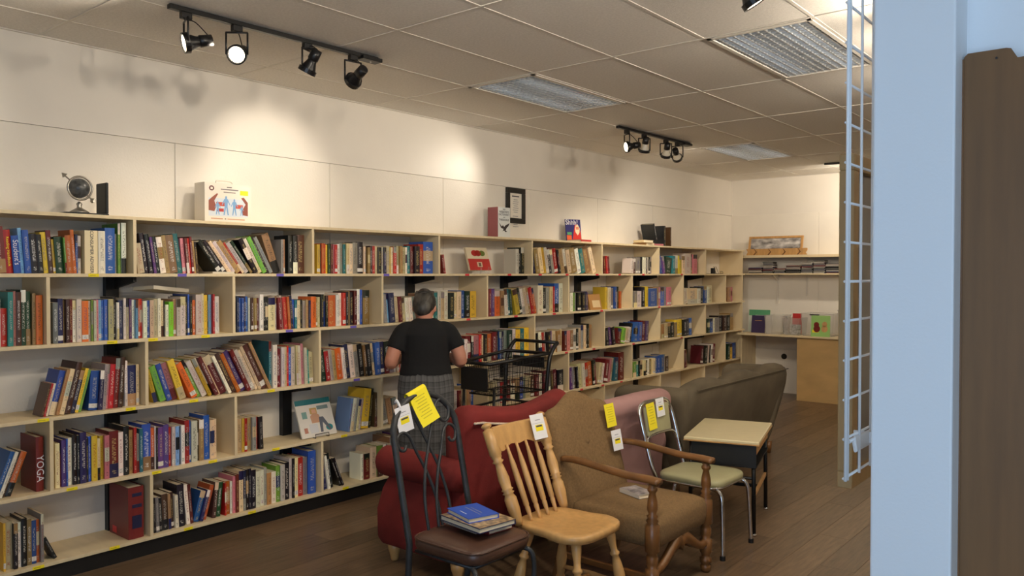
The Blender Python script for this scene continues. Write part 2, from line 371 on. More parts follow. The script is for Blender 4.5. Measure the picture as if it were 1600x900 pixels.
for k in range(-1, 7):
    y = 2.185 + 1.222 * k
    sh(MB().bb(XW + .008, XW + .05, y - .038, y + .038, 0, SZ[2] - TH), 'upright', 'black')
    for r in range(2, 7): sh(MB().hexa([(XW + .05, y + .012, SZ[r] - TH - .07), (XS - .06, y + .012, SZ[r] - TH - .03), (XS - .06, y + .03, SZ[r] - TH - .03), (XW + .05, y + .03, SZ[r] - TH - .07),
        (XW + .05, y + .012, SZ[r] - TH), (XS - .06, y + .012, SZ[r] - TH), (XS - .06, y + .03, SZ[r] - TH), (XW + .05, y + .03, SZ[r] - TH)]), 'bracket', 'black')
sh(MB().bb(XW + .012, XS - .03, Y0S, YEND, 0, SZ[6] - TH), 'plinth', 'black')
TAGS = {2: [(147, 'y'), (285, 'p'), (438, 'p'), (604, 'p'), (730, 'r'), (796, 'r'), (844, 'r'), (886, 'r'), (933, 'r'), (968, 'r'), (1005, 'r'), (1065, 'r')],
        3: [(175, 'y'), (239, 'y'), (321, 'y'), (452, 'p'), (552, 'p'), (732, 'r'), (806, 'r'), (866, 'r'), (940, 'r'), (1030, 'r')],
        4: [(66, 'y'), (203, 'y'), (302, 'y'), (423, 'y'), (557, 'p'), (885, 'r'), (928, 'r'), (990, 'r'), (1065, 'r')],
        5: [(110, 'y'), (243, 'y'), (331, 'y'), (430, 'y'), (537, 'y'), (909, 'r'), (942, 'r'), (971, 'r')], 6: [(56, 'y'), (176, 'y'), (292, 'y'), (392, 'y'), (539, 'y')]}
SN = {'y': 'sticker_yellow', 'p': 'sticker_purple', 'r': 'sticker_red'}
for r, l in TAGS.items():
    for x, c in l:
        y = at(x, 500, X=XS).y; w = .028 if c != 'r' else .024
        o = sh(MB().bb(XS, XS + .0015, y - w, y + w, SZ[r] - TH + .001, SZ[r] - .001), 'shelf_label', SN[c])
        if c == 'y': sh(MB().bb(XS + .0015, XS + .002, y - w * .8, y + w * .35, SZ[r] - TH * .62, SZ[r] - TH * .38), 'label_print', 'ink_yellow')
# ------------------------------------------------------------------ books
PAL = {'r': ((178, 38, 34), 'red'), 'd': ((104, 30, 32), 'dark red'), 'o': ((206, 102, 40), 'orange'), 'y': ((216, 182, 56), 'yellow'), 'g': ((110, 158, 60), 'green'), 'G': ((32, 62, 44), 'dark green'),
       't': ((40, 120, 124), 'teal'), 'b': ((44, 84, 162), 'blue'), 'n': ((34, 38, 78), 'navy'), 'l': ((118, 160, 200), 'light blue'), 'p': ((92, 60, 120), 'purple'), 'k': ((28, 27, 28), 'black'),
       'w': ((222, 214, 198), 'white'), 'c': ((214, 194, 152), 'cream'), 'e': ((140, 138, 132), 'grey'), 'B': ((74, 50, 36), 'brown'), 'T': ((160, 126, 82), 'tan'), 'P': ((188, 116, 122), 'pink'), 'L': ((132, 206, 40), 'lime green')}
INKS = {'light': [(226, 220, 206), (206, 184, 120), (232, 230, 226), (190, 186, 176)], 'dark': [(30, 30, 34), (150, 34, 30), (40, 60, 120), (60, 50, 44)]}
PAGE = lin((222, 208, 178))
def jit(c, a=.16):
    k = 1 + rng.uniform(-a, a); return tuple(max(0, min(255, v * k + rng.uniform(-8, 8))) for v in c)
def book_geo(m, w, h, d, code, R=None, style=None, pages=None):
    """spine at x = 0 looking along +x, thickness 0..w along y, height along z; m takes the cover, pages the paper block"""
    rgb = jit(PAL[code][0]); c = lin(rgb); lum = sum(rgb) / 3; R = R or (lambda p: p)
    ink = lin(rng.choice(INKS['dark' if lum > 120 else 'light'])); st = rng.random() if style is None else style
    hard = d > .16 and w > .02; t = min(.003 if hard else .0012, w * .2); g = .004 if hard else 0
    def bx(mm, x0, x1, y0, y1, z0, z1, col):
        p = [R(Vector(q)) for q in ((x0, y0, z0), (x1, y0, z0), (x1, y1, z0), (x0, y1, z0), (x0, y0, z1), (x1, y0, z1), (x1, y1, z1), (x0, y1, z1))]
        mm.hexa(p, col)
        for q in range(len(mm.f) - 6, len(mm.f)): mm.k[q] = ink; mm.u[q] = [(-1, -1)] * 4
    bx(m, -d, -.001, 0, t, 0, h, c); bx(m, -d, -.001, w - t, w, 0, h, c)
    alt = lin(jit(PAL[rng.choice('wkcwckednTB')][0]))
    if st < .55: zs = [(0, 1, c)]
    elif st < .68: zs = [(0, .78, c), (.78, 1, alt)]
    elif st < .82: zs = [(0, .06, c), (.06, .17, lin((226, 222, 214))), (.17, 1, c)]
    elif st < .92: zs = [(0, .3, alt), (.3, 1, c)]
    else: zs = [(0, .4, c), (.4, .72, alt), (.72, 1, c)]
    off = rng.randint(0, 400); bulge = min(.004, w * .12)
    for z0, z1, cc in zs:
        for a in range(3):
            ya, yb = w * a / 3, w * (a + 1) / 3; xa, xb = (0 if a == 0 else bulge), (0 if a == 2 else bulge)
            m.face([R(Vector(q)) for q in ((xa, ya, z0 * h), (xb, yb, z0 * h), (xb, yb, z1 * h), (xa, ya, z1 * h))], cc, [(off + a / 3 + .001, z0), (off + (a + 1) / 3 - .001, z0), (off + (a + 1) / 3 - .001, z1), (off + a / 3 + .001, z1)], ink)
    m.face([R(Vector(q)) for q in ((0, 0, h), (-.003, 0, h), (-.003, w, h), (0, w, h), (bulge, w * .67, h), (bulge, w * .33, h))][::-1], c, None, ink)
    m.face([R(Vector(q)) for q in ((0, 0, 0), (-.003, 0, 0), (-.003, w, 0), (0, w, 0), (bulge, w * .67, 0), (bulge, w * .33, 0))], c, None, ink)
    pm_ = pages if pages is not None else m
    bx(pm_, -d + g, -.002, t, w - t, g, h - g, PAGE)
ORD = ['', 'first', 'second', 'third', 'fourth', 'fifth', 'sixth', 'seventh', 'eighth', 'ninth', 'tenth', 'eleventh', 'twelfth']
def nth(n): return ORD[n] if n <= 12 else str(n) + ('th' if 10 < n % 100 < 14 else {1: 'st', 2: 'nd', 3: 'rd'}.get(n % 10, 'th'))
ROWN = {1: 'top', 2: 'second', 3: 'third', 4: 'fourth', 5: 'bottom'}
# (row, bay, start px, end px, spines): letter + width, h = height in px, a = lean, s = gap; read from the photograph
BAYS = [
 (1, 1, -12, 203, 'a4 h74 d24 h70 r11 h58 b12 h69 l6 h68 b10 s2 h62 k12 k8 h66 y9 h68 B8 h54 y5 h56 G13 h57 g3 h61 o9 h66 o6 a0 h61 b4 h60 w5 s5 h67 c21 h68 w11 h71 b16 h60 w4 h76 g4 s2 h78 w8'),
 (1, 2, 217, 484, 'a8 h48 c12 h62 k8 k8 h56 p5 k7 h57 w10 h60 T7 h58 T14 h61 t10 a5 h56 P6 d5 r5 d4 h50 T5 B4 s16 a36 h58 k10 k8 c7 w9 T11 r5 w9 G6 a28 k9 w8 h60 g8 k7 e7 a20 h62 T13 a0 h54 e4 T5 s4 h60 k8 k8 B14'),
 (1, 3, 495, 680, 'h46 y5 n3 o4 r4 y3 G4 d4 P3 r4 h47 w5 e5 t4 c5 c6 h50 e8 k9 h42 c3 k3 T4 B4 r5 c4 k6 w4 n4 c6 y3 c4 r5 c4 T4 c6 w3 t5 d5 k8 h47 r8 h51 b15'),
 (1, 4, 693, 698, 'a9 h30 d2 r2'), (1, 4, 806, 820, 'h40 w5 h38 k4 h42 k5'),
 (1, 5, 835, 929, 'a12 h37 n3 T5 h40 c5 y4 w4 h38 k5 e4 r5 k3 T5 w4 c5 a15 T8 w5 t6 a20 h42 T8 c5'),
 (1, 6, 944, 953, 'a6 h27 d3 r3 d3'), (1, 6, 984, 1018, 'a-6 h24 w5 B3 a0 h26 e7 k2 w2 k2 w2 k3 w2 k3 e2'),
 (1, 7, 1033, 1087, 'a12 h27 b3 p3 a-8 h24 G8 a0 h28 t4 w4 y3 c4 h31 w8 d3 P5'),
 (2, 1, -12, 72, 'h76 w14 h60 r11 h86 t9 h88 P5 h86 B9 h85 G9 G9 s2 h78 T6 o11'),
 (2, 2, 81, 348, 'h66 e8 h68 n8 T5 B6 d5 h66 w6 w8 h62 o10 h64 w6 g3 w4 P4 l5 b5 h65 b6 c8 k5 h58 w4 h62 n7 w4 c5 p4 w5 l4 o3 r5 h59 w6 b6 c6 c6 w5 h56 c5 k2 h50 w5 h54 L7 h58 T5 w6 h62 w8 k5 b3 k4 h54 o5 h62 w10 c4 y5 k2 l5 r3 h58 w7'),
 (2, 3, 369, 578, 'h54 n4 b4 b4 n3 b5 w3 h52 B4 c3 T4 d4 h58 w6 h53 k3 k6 h51 c11 w3 a4 d5 w3 r6 o4 n4 a0 h45 b4 t4 c5 k3 h43 e5 T4 k3 n3 h47 o8 T3 c4 h50 k4 b3 k4 o14 w5 w5 h52 r5 k4 T4 k6 h54 d5 w5 b4 T10'),
 (2, 4, 600, 652, 'a5 h46 e5 l4 n8 h40 c6 d5 h38 c6 w5 w5 e6'), (2, 4, 656, 746, 'h43 T11 w6 t4 w4 c4 w5 h41 k6 c4 c5 h42 b4 G6 y8'),
 (2, 5, 764, 880, 'h42 d4 p5 h40 o8 T5 a6 w5 t4 G4 a14 h41 y7 k4 w4 c5 T4 r5 o4 a0 h43 w8 h40 k6 e5 c5 r3 h46 b7 w6'),
 (2, 6, 890, 920, 'h29 w4 g3 e3 s2 k5 k5 n3 p3'), (2, 6, 946, 971, 'h34 y5 h33 c4 w4 e4 h34 b5 w3 k3 h26 o4'),
 (2, 7, 989, 1049, 'h25 e5 w8 h31 k5 y4 h29 b13 T3 P3 b6 e4 P6'), (2, 8, 1069, 1116, 'a9 h24 w6 a0 s3 h24 c15 w5 h26 k5 b5 w3 h28 c6'), (2, 9, 1136, 1145, 'h22 T4 P3'),
 (3, 1, 62, 213, 'a-14 h52 B4 r4 w6 h70 b11 h72 T6 h70 c9 h80 B10 h68 n9 y6 g6 a-4 h62 b15 h62 n7 h72 e6 P5 h68 r9 h80 d8 h78 B8 a0 h70 w5 h65 n15 c5'),
 (3, 2, 240, 420, 'a14 h52 y8 a18 h58 g12 h62 b10 h60 P12 h66 y13 a26 h62 o12 h64 g8 h62 w11 h66 y7 w5 d8 c5 d13 w6 h68 B10 o8 h70 p11 h72 d8 w9 c6 h76 c6 h80 B10 T6'),
 (3, 2, 421, 489, 'h72 t5 h67 w8 h62 d9 w6 c5 r3 h60 b5 w7 a2 h62 c4 w7 P5 h58 w5 h52 t3 h50 c8'),
 (3, 3, 502, 636, 'a7 h48 G8 r7 e6 T6 h50 o9 w5 h52 n8 w8 e7 h50 k8 T4 k7 c6 a3 b8 n7 k8 h52 e9 a0 h44 w3 c3 r3 w3 y3 w3'), (3, 3, 640, 686, 'h44 G5 b6 w5 T6 d6 w5 k5 c6'),
 (3, 4, 706, 832, 'h40 k4 w6 e5 t4 h38 w5 h42 d8 k4 P8 r4 c4 k5 h43 o7 d8 k4 b4 h44 n4 e5 G8 w6 h43 y7 t8 y8'),
 (3, 5, 839, 927, 'a6 h34 k3 w5 r4 w4 a3 k5 p4 c6 T6 a0 c3 s2 h32 d4 P5 T5 h33 w4 k4 c4 h37 e4 c4 k3 k4 T4'),
 (3, 6, 947, 1013, 'a9 h28 k5 p4 k4 s3 a-12 h24 d5 g5 c4 w4 h30 k3 a-5 b6 b5 h31 d5 p4'), (3, 7, 1034, 1083, 'a2 h23 T4 c5 k5 k5 T4 h26 y8 k6 n5 h27 b4'), (3, 8, 1105, 1145, 'h22 G4 b4 w3 e6 a0 h24 k6 B5 k5 h26 T4'),
 (4, 1, -14, 30, 'a-20 h74 b10 w8 B7 h70 o14'), (4, 1, 53, 65, 'h84 d11'),
 (4, 2, 83, 343, 'h70 c8 o3 h74 p8 b3 h72 w9 h76 k7 k5 h80 n11 h70 k4 b5 h72 y10 h66 c5 h70 y7 h70 P8 h72 d16 h70 w9 h74 k9 h70 T8 r5 h62 e5 h70 t6 h72 b15 h66 o6 w2 k3 p9 p9 h60 r6 w6 l6 n4 w6 h66 r8 b4 h62 w10 B3 T8 h68 b10 h62 c8 c5'),
 (4, 3, 370, 409, 'h52 c7 y4 r4 T6 e6 r4 a2 k6'), (4, 3, 542, 588, 'a-9 h52 l4 w6 e4 h50 c5 w6 a-7 h60 y13 k5 a0 h54 B5'),
 (4, 4, 600, 622, 'a10 h40 e7 T7 e6'), (4, 4, 700, 741, 'h32 k3 B6 w4 d5 w3 h36 c5 T5 b6'),
 (4, 5, 851, 880, 'a3 h36 d6 e5 B4 d6 a0 h34 k9'), (4, 5, 770, 846, 'h34 c6 w5 r6 k4 d6 w5 T7 b6 e4 c7 B5 d6 w4'),
 (4, 6, 890, 974, 'a6 h34 p4 e3 B4 k3 h38 c6 w4 h38 r5 o7 k3 d4 a-11 h32 c5 w4 h36 d6 P3 h38 c4 a-4 h36 t6 a0 h44 d8'), (4, 7, 990, 1046, 'h24 g5 t4 k2 c4 c4 k3 w3 T4 c4 h27 b4 b4 b5 e4 h24 B5'),
 (4, 8, 1070, 1076, 'a7 h28 d3 T3'), (4, 8, 1096, 1118, 'a-6 h28 d4 k5 w3 k2 w3 d4'), (4, 9, 1136, 1150, 'h24 G4 y5 b5'),
 (5, 1, 0, 65, 'h74 y4 c13 h72 k7 w7 h76 k9 h72 T8 h66 b8 o6 h74 e5'), (5, 1, 80, 86, 'a24 h38 k5'),
 (5, 2, 238, 490, 'a2 h54 k4 e6 k7 h56 B11 T5 B6 h52 w6 h66 k12 a5 h62 w7 d6 a-16 h48 b10 n6 h54 o8 a-6 B7 G9 a0 h52 r3 o9 w4 h58 P5 d6 h64 c8 n5 k5 k4 h62 k9 h58 w9 w7 h60 e5 h50 T8 w9 h58 g8 h58 w8 k9 h62 w5 k4 c7 h60 r10 e8 h66 b14'),
 (5, 3, 505, 533, 'a9 h54 n8 w6 k10 a22 h48 k5 k5'), (5, 3, 564, 640, 'h40 w4 d8 h48 c9 g8 w6 e5 h56 T6 d7 p5 k6 w4'),
 (5, 4, 700, 760, 'h34 c6 k5 w5 d6 b5 T6 e5'), (5, 8, 1112, 1140, 'h15 k6 w5 e4 B6 k6'),
]
BOOKS = []; cnt = {}
DY = {r: sorted(at(x, 500, X=XS).y for x in l) for r, l in DIV.items()}
def rect(y, w, h, a):
    """outline of a leaning book seen from the front; its left-most foot stands at y"""
    c, s_ = math.cos(a), math.sin(a); pts = [(0, 0), (w * c, w * s_), (w * c - h * s_, w * s_ + h * c), (-h * s_, h * c)] if a >= 0 else [(-w * c, -w * s_), (0, 0), (-h * s_, h * c), (-w * c - h * s_, -w * s_ + h * c)]
    m0 = 0 if a >= 0 else w * c
    return [(y + m0 + p, q) for p, q in pts]
def clash(A, B):
    for P_ in (A, B):
        for i in range(4):
            nx, ny = P_[(i + 1) % 4][1] - P_[i][1], P_[i][0] - P_[(i + 1) % 4][0]
            pa = [p * nx + q * ny for p, q in A]; pb = [p * nx + q * ny for p, q in B]
            if max(pa) <= min(pb) + 1e-6 or max(pb) <= min(pa) + 1e-6: return False
    return True
for r, bay, x0, x1, spec in BAYS:
    toks = spec.split(); tot = sum(float(q[1:]) for q in toks if q[0] in PAL or q[0] == 's'); kx = (x1 - x0) / tot
    zt = SZ[r + 1]; XB = XS - .045; rows_ = []; h = 50; a = 0; x = x0; yend = at(x1, 450, X=XB).y; ystart = at(x0, 450, X=XB).y
    for q in toks:
        v = float(q[1:])
        if q[0] == 'h': h = v; continue
        if q[0] == 'a': a = v; continue
        if q[0] == 's': rows_.append(('gap', at(x + v * kx, 450, X=XB).y - at(x, 450, X=XB).y)); x += v * kx; continue
        ya = at(x, 450, X=XB).y; yb = at(x + v * kx, 450, X=XB).y; x += v * kx
        dd = depth((XB, ya, zt)); hm = min(h * rng.uniform(.97, 1.03) * dd / F, (SZ[r] - TH - zt) * .96)
        rows_.append(dict(w=max((yb - ya) - .0012, .004), h=hm, a=math.radians(a), c=q[0], px=v * kx * h))
    lo_d = max([d for d in DY[r] if d <= ystart + .02] + [-9]) + .0105; hi_d = min([d for d in DY[r] if d > ystart + .03] + [99]) - .0105
    lim = min(hi_d, yend + .02)
    for k in range(14):
        y = max(ystart, lo_d); prev = []; out = []; sc = .97 ** k
        for q in rows_:
            if isinstance(q, tuple): y += q[1] * sc; continue
            w = q['w'] * sc * math.cos(q['a']); R2 = rect(y, w, q['h'], q['a']); g_ = 0
            while (any(clash(R2, p) for p in prev[-5:]) or min(p[0] for p in R2) < lo_d) and g_ < 400: y += .001; g_ += 1; R2 = rect(y, w, q['h'], q['a'])
            prev.append(R2); out.append((y, w, q)); y += w / math.cos(q['a']) * (1 if abs(q['a']) < .01 else .5) + .0006
        if max(p[0] for R2 in prev for p in R2) <= lim: break
    for y, w, q in out:
        cnt[(r, bay)] = cnt.get((r, bay), 0) + 1
        BOOKS.append(dict(r=r, bay=bay, n=cnt[(r, bay)], y=y, w=w, h=q['h'], a=q['a'], c=q['c'], z=zt, px=q['px'], x=XB + rng.uniform(-.012, .012), d=min(max(q['h'] * rng.uniform(.62, .74), .09), .24)))
order = sorted(range(len(BOOKS)), key=lambda i: -BOOKS[i]['px']); near = set(order[:278])
far = MB()
TITLES = {(1, 1, 17): ('CONSUMER ADVISER', .025, 'ink', .5), (1, 1, 3): ("Student's", .036, 'paper_white', .55), (4, 1, 5): ('YOGA', .05, 'paper_white', .42), (1, 1, 2): ('Reading Handbook', .02, 'paper_yellow', .5)}
SPINE_ROT = Matrix(((0, 0, 1), (0, 1, 0), (-1, 0, 0))).to_euler()
def book_M(b):
    piv = Vector((b['x'], b['y'] + (0 if b['a'] >= 0 else b['w'] * math.cos(b['a'])), b['z'] + .0006))
    R = Matrix.Rotation(b['a'], 3, 'X'); sh_ = Vector((0, 0 if b['a'] >= 0 else -b['w'], 0))
    return piv, R, sh_
for i, b in enumerate(BOOKS):
    piv, R, s_ = book_M(b)
    ttl = TITLES.get((b['r'], b['bay'], b['n']))
    if i in near or ttl:
        m_ = MB(); p_ = MB(); book_geo(m_, b['w'], b['h'], b['d'], b['c'], R=lambda p: p + s_, pages=p_, style=.1 if ttl else None)
        if ttl: m_.k = dict(m_.c)
        o = m_.build('book', 'book'); o.location = piv; o.rotation_euler = (b['a'], 0, 0)
        p_.c = {}; p_.k = {}; p_.u = {}; p_.build('pages', 'pages', o)
        if ttl: text('spine_title', ttl[0], ttl[1], ttl[2], o, (.0052, b['w'] / 2 + s_.y, b['h'] * ttl[3]), SPINE_ROT)
        sz = ('tall ' if b['h'] > .245 else 'low ' if b['h'] < .17 else '') + ('thick ' if b['w'] > .04 else 'slim ' if b['w'] < .016 else '')
        lean = 'leaning ' if abs(b['a']) > .12 else ''
        tag(o, f"{sz}{lean}{PAL[b['c']][1]} book, {nth(b['n'])} from near end, {ROWN[b['r']]} row, {nth(b['bay'])} bay", 'book', f"books on the {ROWN[b['r']]} row")
    else: book_geo(far, b['w'], b['h'], b['d'], b['c'], R=lambda p: piv + R @ (p + s_))
print('books', len(BOOKS))
o = far.build('shelved_books', 'book'); tag(o, 'the many smaller and farther books standing on the plywood shelves', 'books', kind='stuff')
def flat_book(name, label, c, size, rz, code, tilt=(0, 0), group=None, cover=None, hard=True):
    """a book lying flat: size = (spine length, width, thickness), centre c = middle of its underside; spine along local y at x = -w/2"""
    L_, w_, t_ = size; e = thing(name, label, 'book', c, rz, group); e.rotation_euler = (tilt[0], tilt[1], rz)
    cc = lin(PAL[code][0]) if isinstance(code, str) else lin(code); m_ = MB(); k = .003
    for z0, z1 in ((0, k), (t_ - k, t_)): m_.bb(-w_ / 2, w_ / 2, -L_ / 2, L_ / 2, z0, z1, cc)
    m_.bb(-w_ / 2 - .002, -w_ / 2 + .001, -L_ / 2, L_ / 2, 0, t_, cc); m_.build('cover', 'printed', e)
    MB().bb(-w_ / 2 + .002, w_ / 2 - .005, -L_ / 2 + .004, L_ / 2 - .004, k, t_ - k).build('pages', 'pages', e)
    return e
# books laid on other books, and the odd ones out
flat_book('book', 'pale paperback lying across the tops of the second row books', (-4.74, at(254, 462, X=-4.72).y, SZ[3] + .268), (.27, .17, .022), math.radians(196), (206, 196, 176), tilt=(.10, .06))
flat_book('book', 'cream book lying flat under leaning books in the white box bay', (-4.70, at(338, 420, X=-4.7).y, SZ[2]), (.15, .17, .012), math.pi, (222, 212, 190))
flat_book('book', 'thin red book lying flat beside the Christmas picture book', (-4.72, at(905, 374, X=-4.72).y, SZ[1]), (.22, .16, .022), math.pi + .1, 'r')
for k, (x, l, c, rz, t_) in enumerate(((1006, 'tan paperback lying open-side out under the leaning black book', 'T', 1.4, .03), (1020, 'white and pink paperback lying beneath the leaning black book', 'P', 2.9, .025))):
    flat_book('book', l, (-4.74, at(x, 380, X=-4.74).y, SZ[1]), (.2, .15, t_), rz, c)
flat_book('book', 'cream paperback on top of the small pile on the shelf top', (-4.72, at(1003, 370, X=-4.74).y, SZ[1] + .0305), (.19, .14, .028), 1.2, 'c', tilt=(.0, .03))
for k, (x, h, w, c, a, l) in enumerate(((1021, .20, .03, 'k', .34, 'black book leaning against the upright pair on the shelf top'), (1033, .24, .045, 'k', 0, 'tall thick black book upright on the shelf top'), (1043, .23, .03, 'B', 0, 'brown book upright at the end of the shelf-top pile'))):
    m_ = MB(); p_ = MB(); book_geo(m_, w, h, .17, c, pages=p_, style=.1); o = m_.build('book', 'book'); o.location = (-4.66, at(x + 4, 380, X=-4.66).y, SZ[1] + (.001 if a == 0 else .06)); o.rotation_euler = (a, 0, 0)
    p_.c = {}; p_.k = {}; p_.u = {}; p_.build('pages', 'pages', o); tag(o, l, 'book')
# big maroon ledger, bottom row
ya = at(200, 800, X=-4.64).y
m_ = MB(); p_ = MB(); book_geo(m_, .088, .30, .24, 'd', pages=p_, style=.1); m_.k = dict(m_.c)
mat('navy_label', (28, 32, 66), .5); led = m_.build('book', 'book'); led.location = (-4.635, ya, SZ[6] + .001); p_.c = {}; p_.k = {}; p_.u = {}; p_.build('pages', 'pages', led)
tag(led, 'very thick maroon book standing alone with navy spine labels', 'book')
for z0, z1, y0, y1 in ((.245, .265, .02, .075), (.18, .20, .02, .075), (.06, .135, .02, .075)): MB().bb(.0035, .006, y0, y1, z0, z1).build('spine_label', 'navy_label', led)
MB().bb(-.20, -.15, -.001, 0, .012, .05).build('sticker', 'sticker_red', led)
# ------------------------------------------------------------------ track lights
TRACK_N = [0]
def track(label, a, b, heads, feed=True):
    """rail from a to b under the ceiling; heads: (fraction along rail, aim, glow face visible, watts, cone degrees, bare bulb)"""
    a = Vector(a); b = Vector(b); d = (b - a); L_ = d.length; u = d.normalized(); sd = Vector((-u.y, u.x, 0))
    t = thing('track_light', label, 'track light', a)
    M = Matrix((u, sd, Vector((0, 0, 1)))).transposed()
    MB().box(d / 2 + Vector((0, 0, -.012)), (L_, .034, .024), M).build('rail', 'blackmetal', t, bevel=.003)
    if feed:
        e = MB().box(d - u * .06 + Vector((0, 0, -.022)), (.15, .075, .024), M).build('feed_box', 'blackmetal', t, bevel=.004)
        MB().lathe(d - u * .05 + Vector((0, 0, -.034)), d - u * .05 + Vector((0, 0, -.036)), [(0, .006), (1, .006)]).build('screw', 'chrome', e)
    for fr, aim, pw, cone, bare in heads:
        aim = Vector(aim).normalized(); m0 = d * fr
        h = MB().box(m0 + Vector((0, 0, -.04)), (.055, .032, .034), M).build('spotlight', 'blackplastic', t, bevel=.004)
        piv = m0 + Vector((0, 0, -.175)); sdv = aim.cross(Vector((0, 0, 1))); sdv = sdv.normalized() if sdv.length > .05 else Vector((1, 0, 0))
        topz = m0 + Vector((0, 0, -.06))
        yk = MB()
        for s_ in (-1, 1):
            yk.tube([topz + sdv * s_ * .056, piv + sdv * s_ * .056], .0055, 6)
        yk.tube([topz - sdv * .058, topz + sdv * .058], .0055, 6); yk.tube([m0 + Vector((0, 0, -.05)), topz], .01, 6); yk.build('yoke', 'blackplastic', h, smooth=True)
        MB().lathe(piv - aim * .012, piv + aim * .014, [(0, .044), (0, .052), (1, .052), (1, .046), (.2, .044)], 20).build('ring', 'blackplastic', h, smooth=False)
        MB().lathe(piv - aim * .07, piv + aim * .004, [(0, .026), (.2, .027), (.75, .043), (1, .046)], 18).build('reflector', 'bulbglass' if bare else 'blackplastic', h, smooth=True)
        MB().lathe(piv - aim * .13, piv - aim * .065, [(0, .02), (.02, .029), (.95, .031), (1, .027)], 16).build('socket', 'blackplastic', h, smooth=True)
        MB().tube(spline([topz, topz - aim * .05 + Vector((0, 0, -.02)), piv - aim * .13]), .003, 5).build('cord', 'black', h)
        MB().lathe(piv + aim * .006, piv + aim * .009, [(0, .042), (1, .040)], 20).build('lamp_face', 'lampglow', h)
        if pw:
            l = bpy.data.lights.new('spot_beam', 'SPOT'); l.energy = pw * LAMP_W; l.color = LAMP; l.spot_size = math.radians(cone); l.spot_blend = .75; l.shadow_soft_size = .04
            lo = bpy.data.objects.new('spot_beam', l); COL.objects.link(lo); lo.parent = t; lo.location = piv + aim * .03
            lo.rotation_euler = aim.to_track_quat('-Z', 'Y').to_euler()
def along(a, b, px, py): return (at(px, py, Z=2.95).y - a[1]) / (b[1] - a[1])
ZT = ZC - .003
A, B = (-3.85, 2.0, ZT), (-3.82, 3.32, ZT)
track('black lamp track nearest the camera with two glowing lamps facing out', A, B, [
    (along(A, B, 283, 27), (-.30, -.90, -.25), .5, 110, False), (along(A, B, 362, 47), (.62, -.68, -.42), .9, 120, False),
    (along(A, B, 474, 74), (-.45, -.20, -.85), .7, 100, False), (along(A, B, 545, 92), (-.90, .12, -.38), .85, 58, False)])
A, B = (-3.88, 6.2, ZT), (-3.84, 7.5, ZT)
track('black lamp track beyond the bright ceiling light, four small lamps', A, B, [
    (along(A, B, 972, 207), (-.55, -.82, -.20), 1.25, 48, False), (along(A, B, 1003, 213), (-.30, .25, -.93), .7, 110, True),
    (along(A, B, 1038, 221), (-.4, .45, -.85), .7, 110, True), (along(A, B, 1058, 225), (-.25, .85, -.55), 1.0, 115, True)])
track('black lamp track above the chairs, one lamp tip showing', (-1.40, 1.5, ZT), (-1.40, 3.44, ZT), [
    (.05, (-.9, .1, -.12), 1.3, 165, False), (.30, (-.5, .85, -.10), 1.3, 165, False), (.6, (-.7, .5, -.8), 1.1, 110, False), (.94, (.35, .3, -.75), 1.0, 120, False)])  # only the last head shows; the unseen ones are added fill light
track('short black lamp track end beside the far wooden frame', (-3.27, 9.9, ZT), (-2.2, 9.95, ZT), [(.35, (-.5, .75, -.3), .8, 140, False), (.75, (-.2, .8, -.3), .9, 140, False)], feed=False)
track('added unseen fill-light track over the aisle behind the white column', (-.85, 4.1, ZT), (-.85, 5.7, ZT), [(.1, (-.8, -.5, -.10), 1.2, 165, False), (.5, (-.9, .2, -.12), 1.2, 165, False), (.9, (-.5, .8, -.12), 1.2, 165, False)])  # added out of view; wide flat beams lift ceiling and wall brightness
track('added unseen fill-light track over the floor behind the short wall', (1.2, 3.6, ZT), (1.2, 5.0, ZT), [(.1, (-.9, .2, -.1), 1.3, 165, False), (.5, (.8, .5, -.2), 1.3, 150, False), (.9, (-.7, .7, -.12), 1.3, 165, False)])  # invented lamps on the hidden side, there to bounce extra light around
# ------------------------------------------------------------------ white wire grid on the column
gx = -.484; g = thing('wire_grid_panel', 'white wire grid panel fixed to the side of the white column', 'wire grid', (gx, 1.597, 0))
zb = at(1313, 757, X=gx).z + .004; CS = .0762
rows = [zb + CS * k for k in range(0, 25)]; colsY = [.012 + CS * k for k in range(0, 6)]
for y in [0.0, .012] + colsY[1:]: MB().tube([(0, y, zb - .004), (0, y, ZC - .1)], .0031 if y < .02 else .0028, 8).build('wire', 'white_enamel', g, smooth=True)
for z in rows:
    if z < ZC - .1: MB().tube([(-.004, 0, z), (-.004, colsY[-1], z)], .0026, 8).build('wire', 'white_enamel', g, smooth=True)
zk = at(1345, 690, X=gx).z
br = MB(); br.bb(-.002, .0015, .06, .19, zk - .016, zk + .016); br.bb(-.03, .04, .15, .155, zk - .012, zk + .012); br.build('bracket', 'white_enamel', g, bevel=.002)
MB().tube([(0, .02, zk + .012), (.004, .035, zk + .016), (.004, .05, zk - .01)], .004, 6).build('hook', 'white_enamel', g)
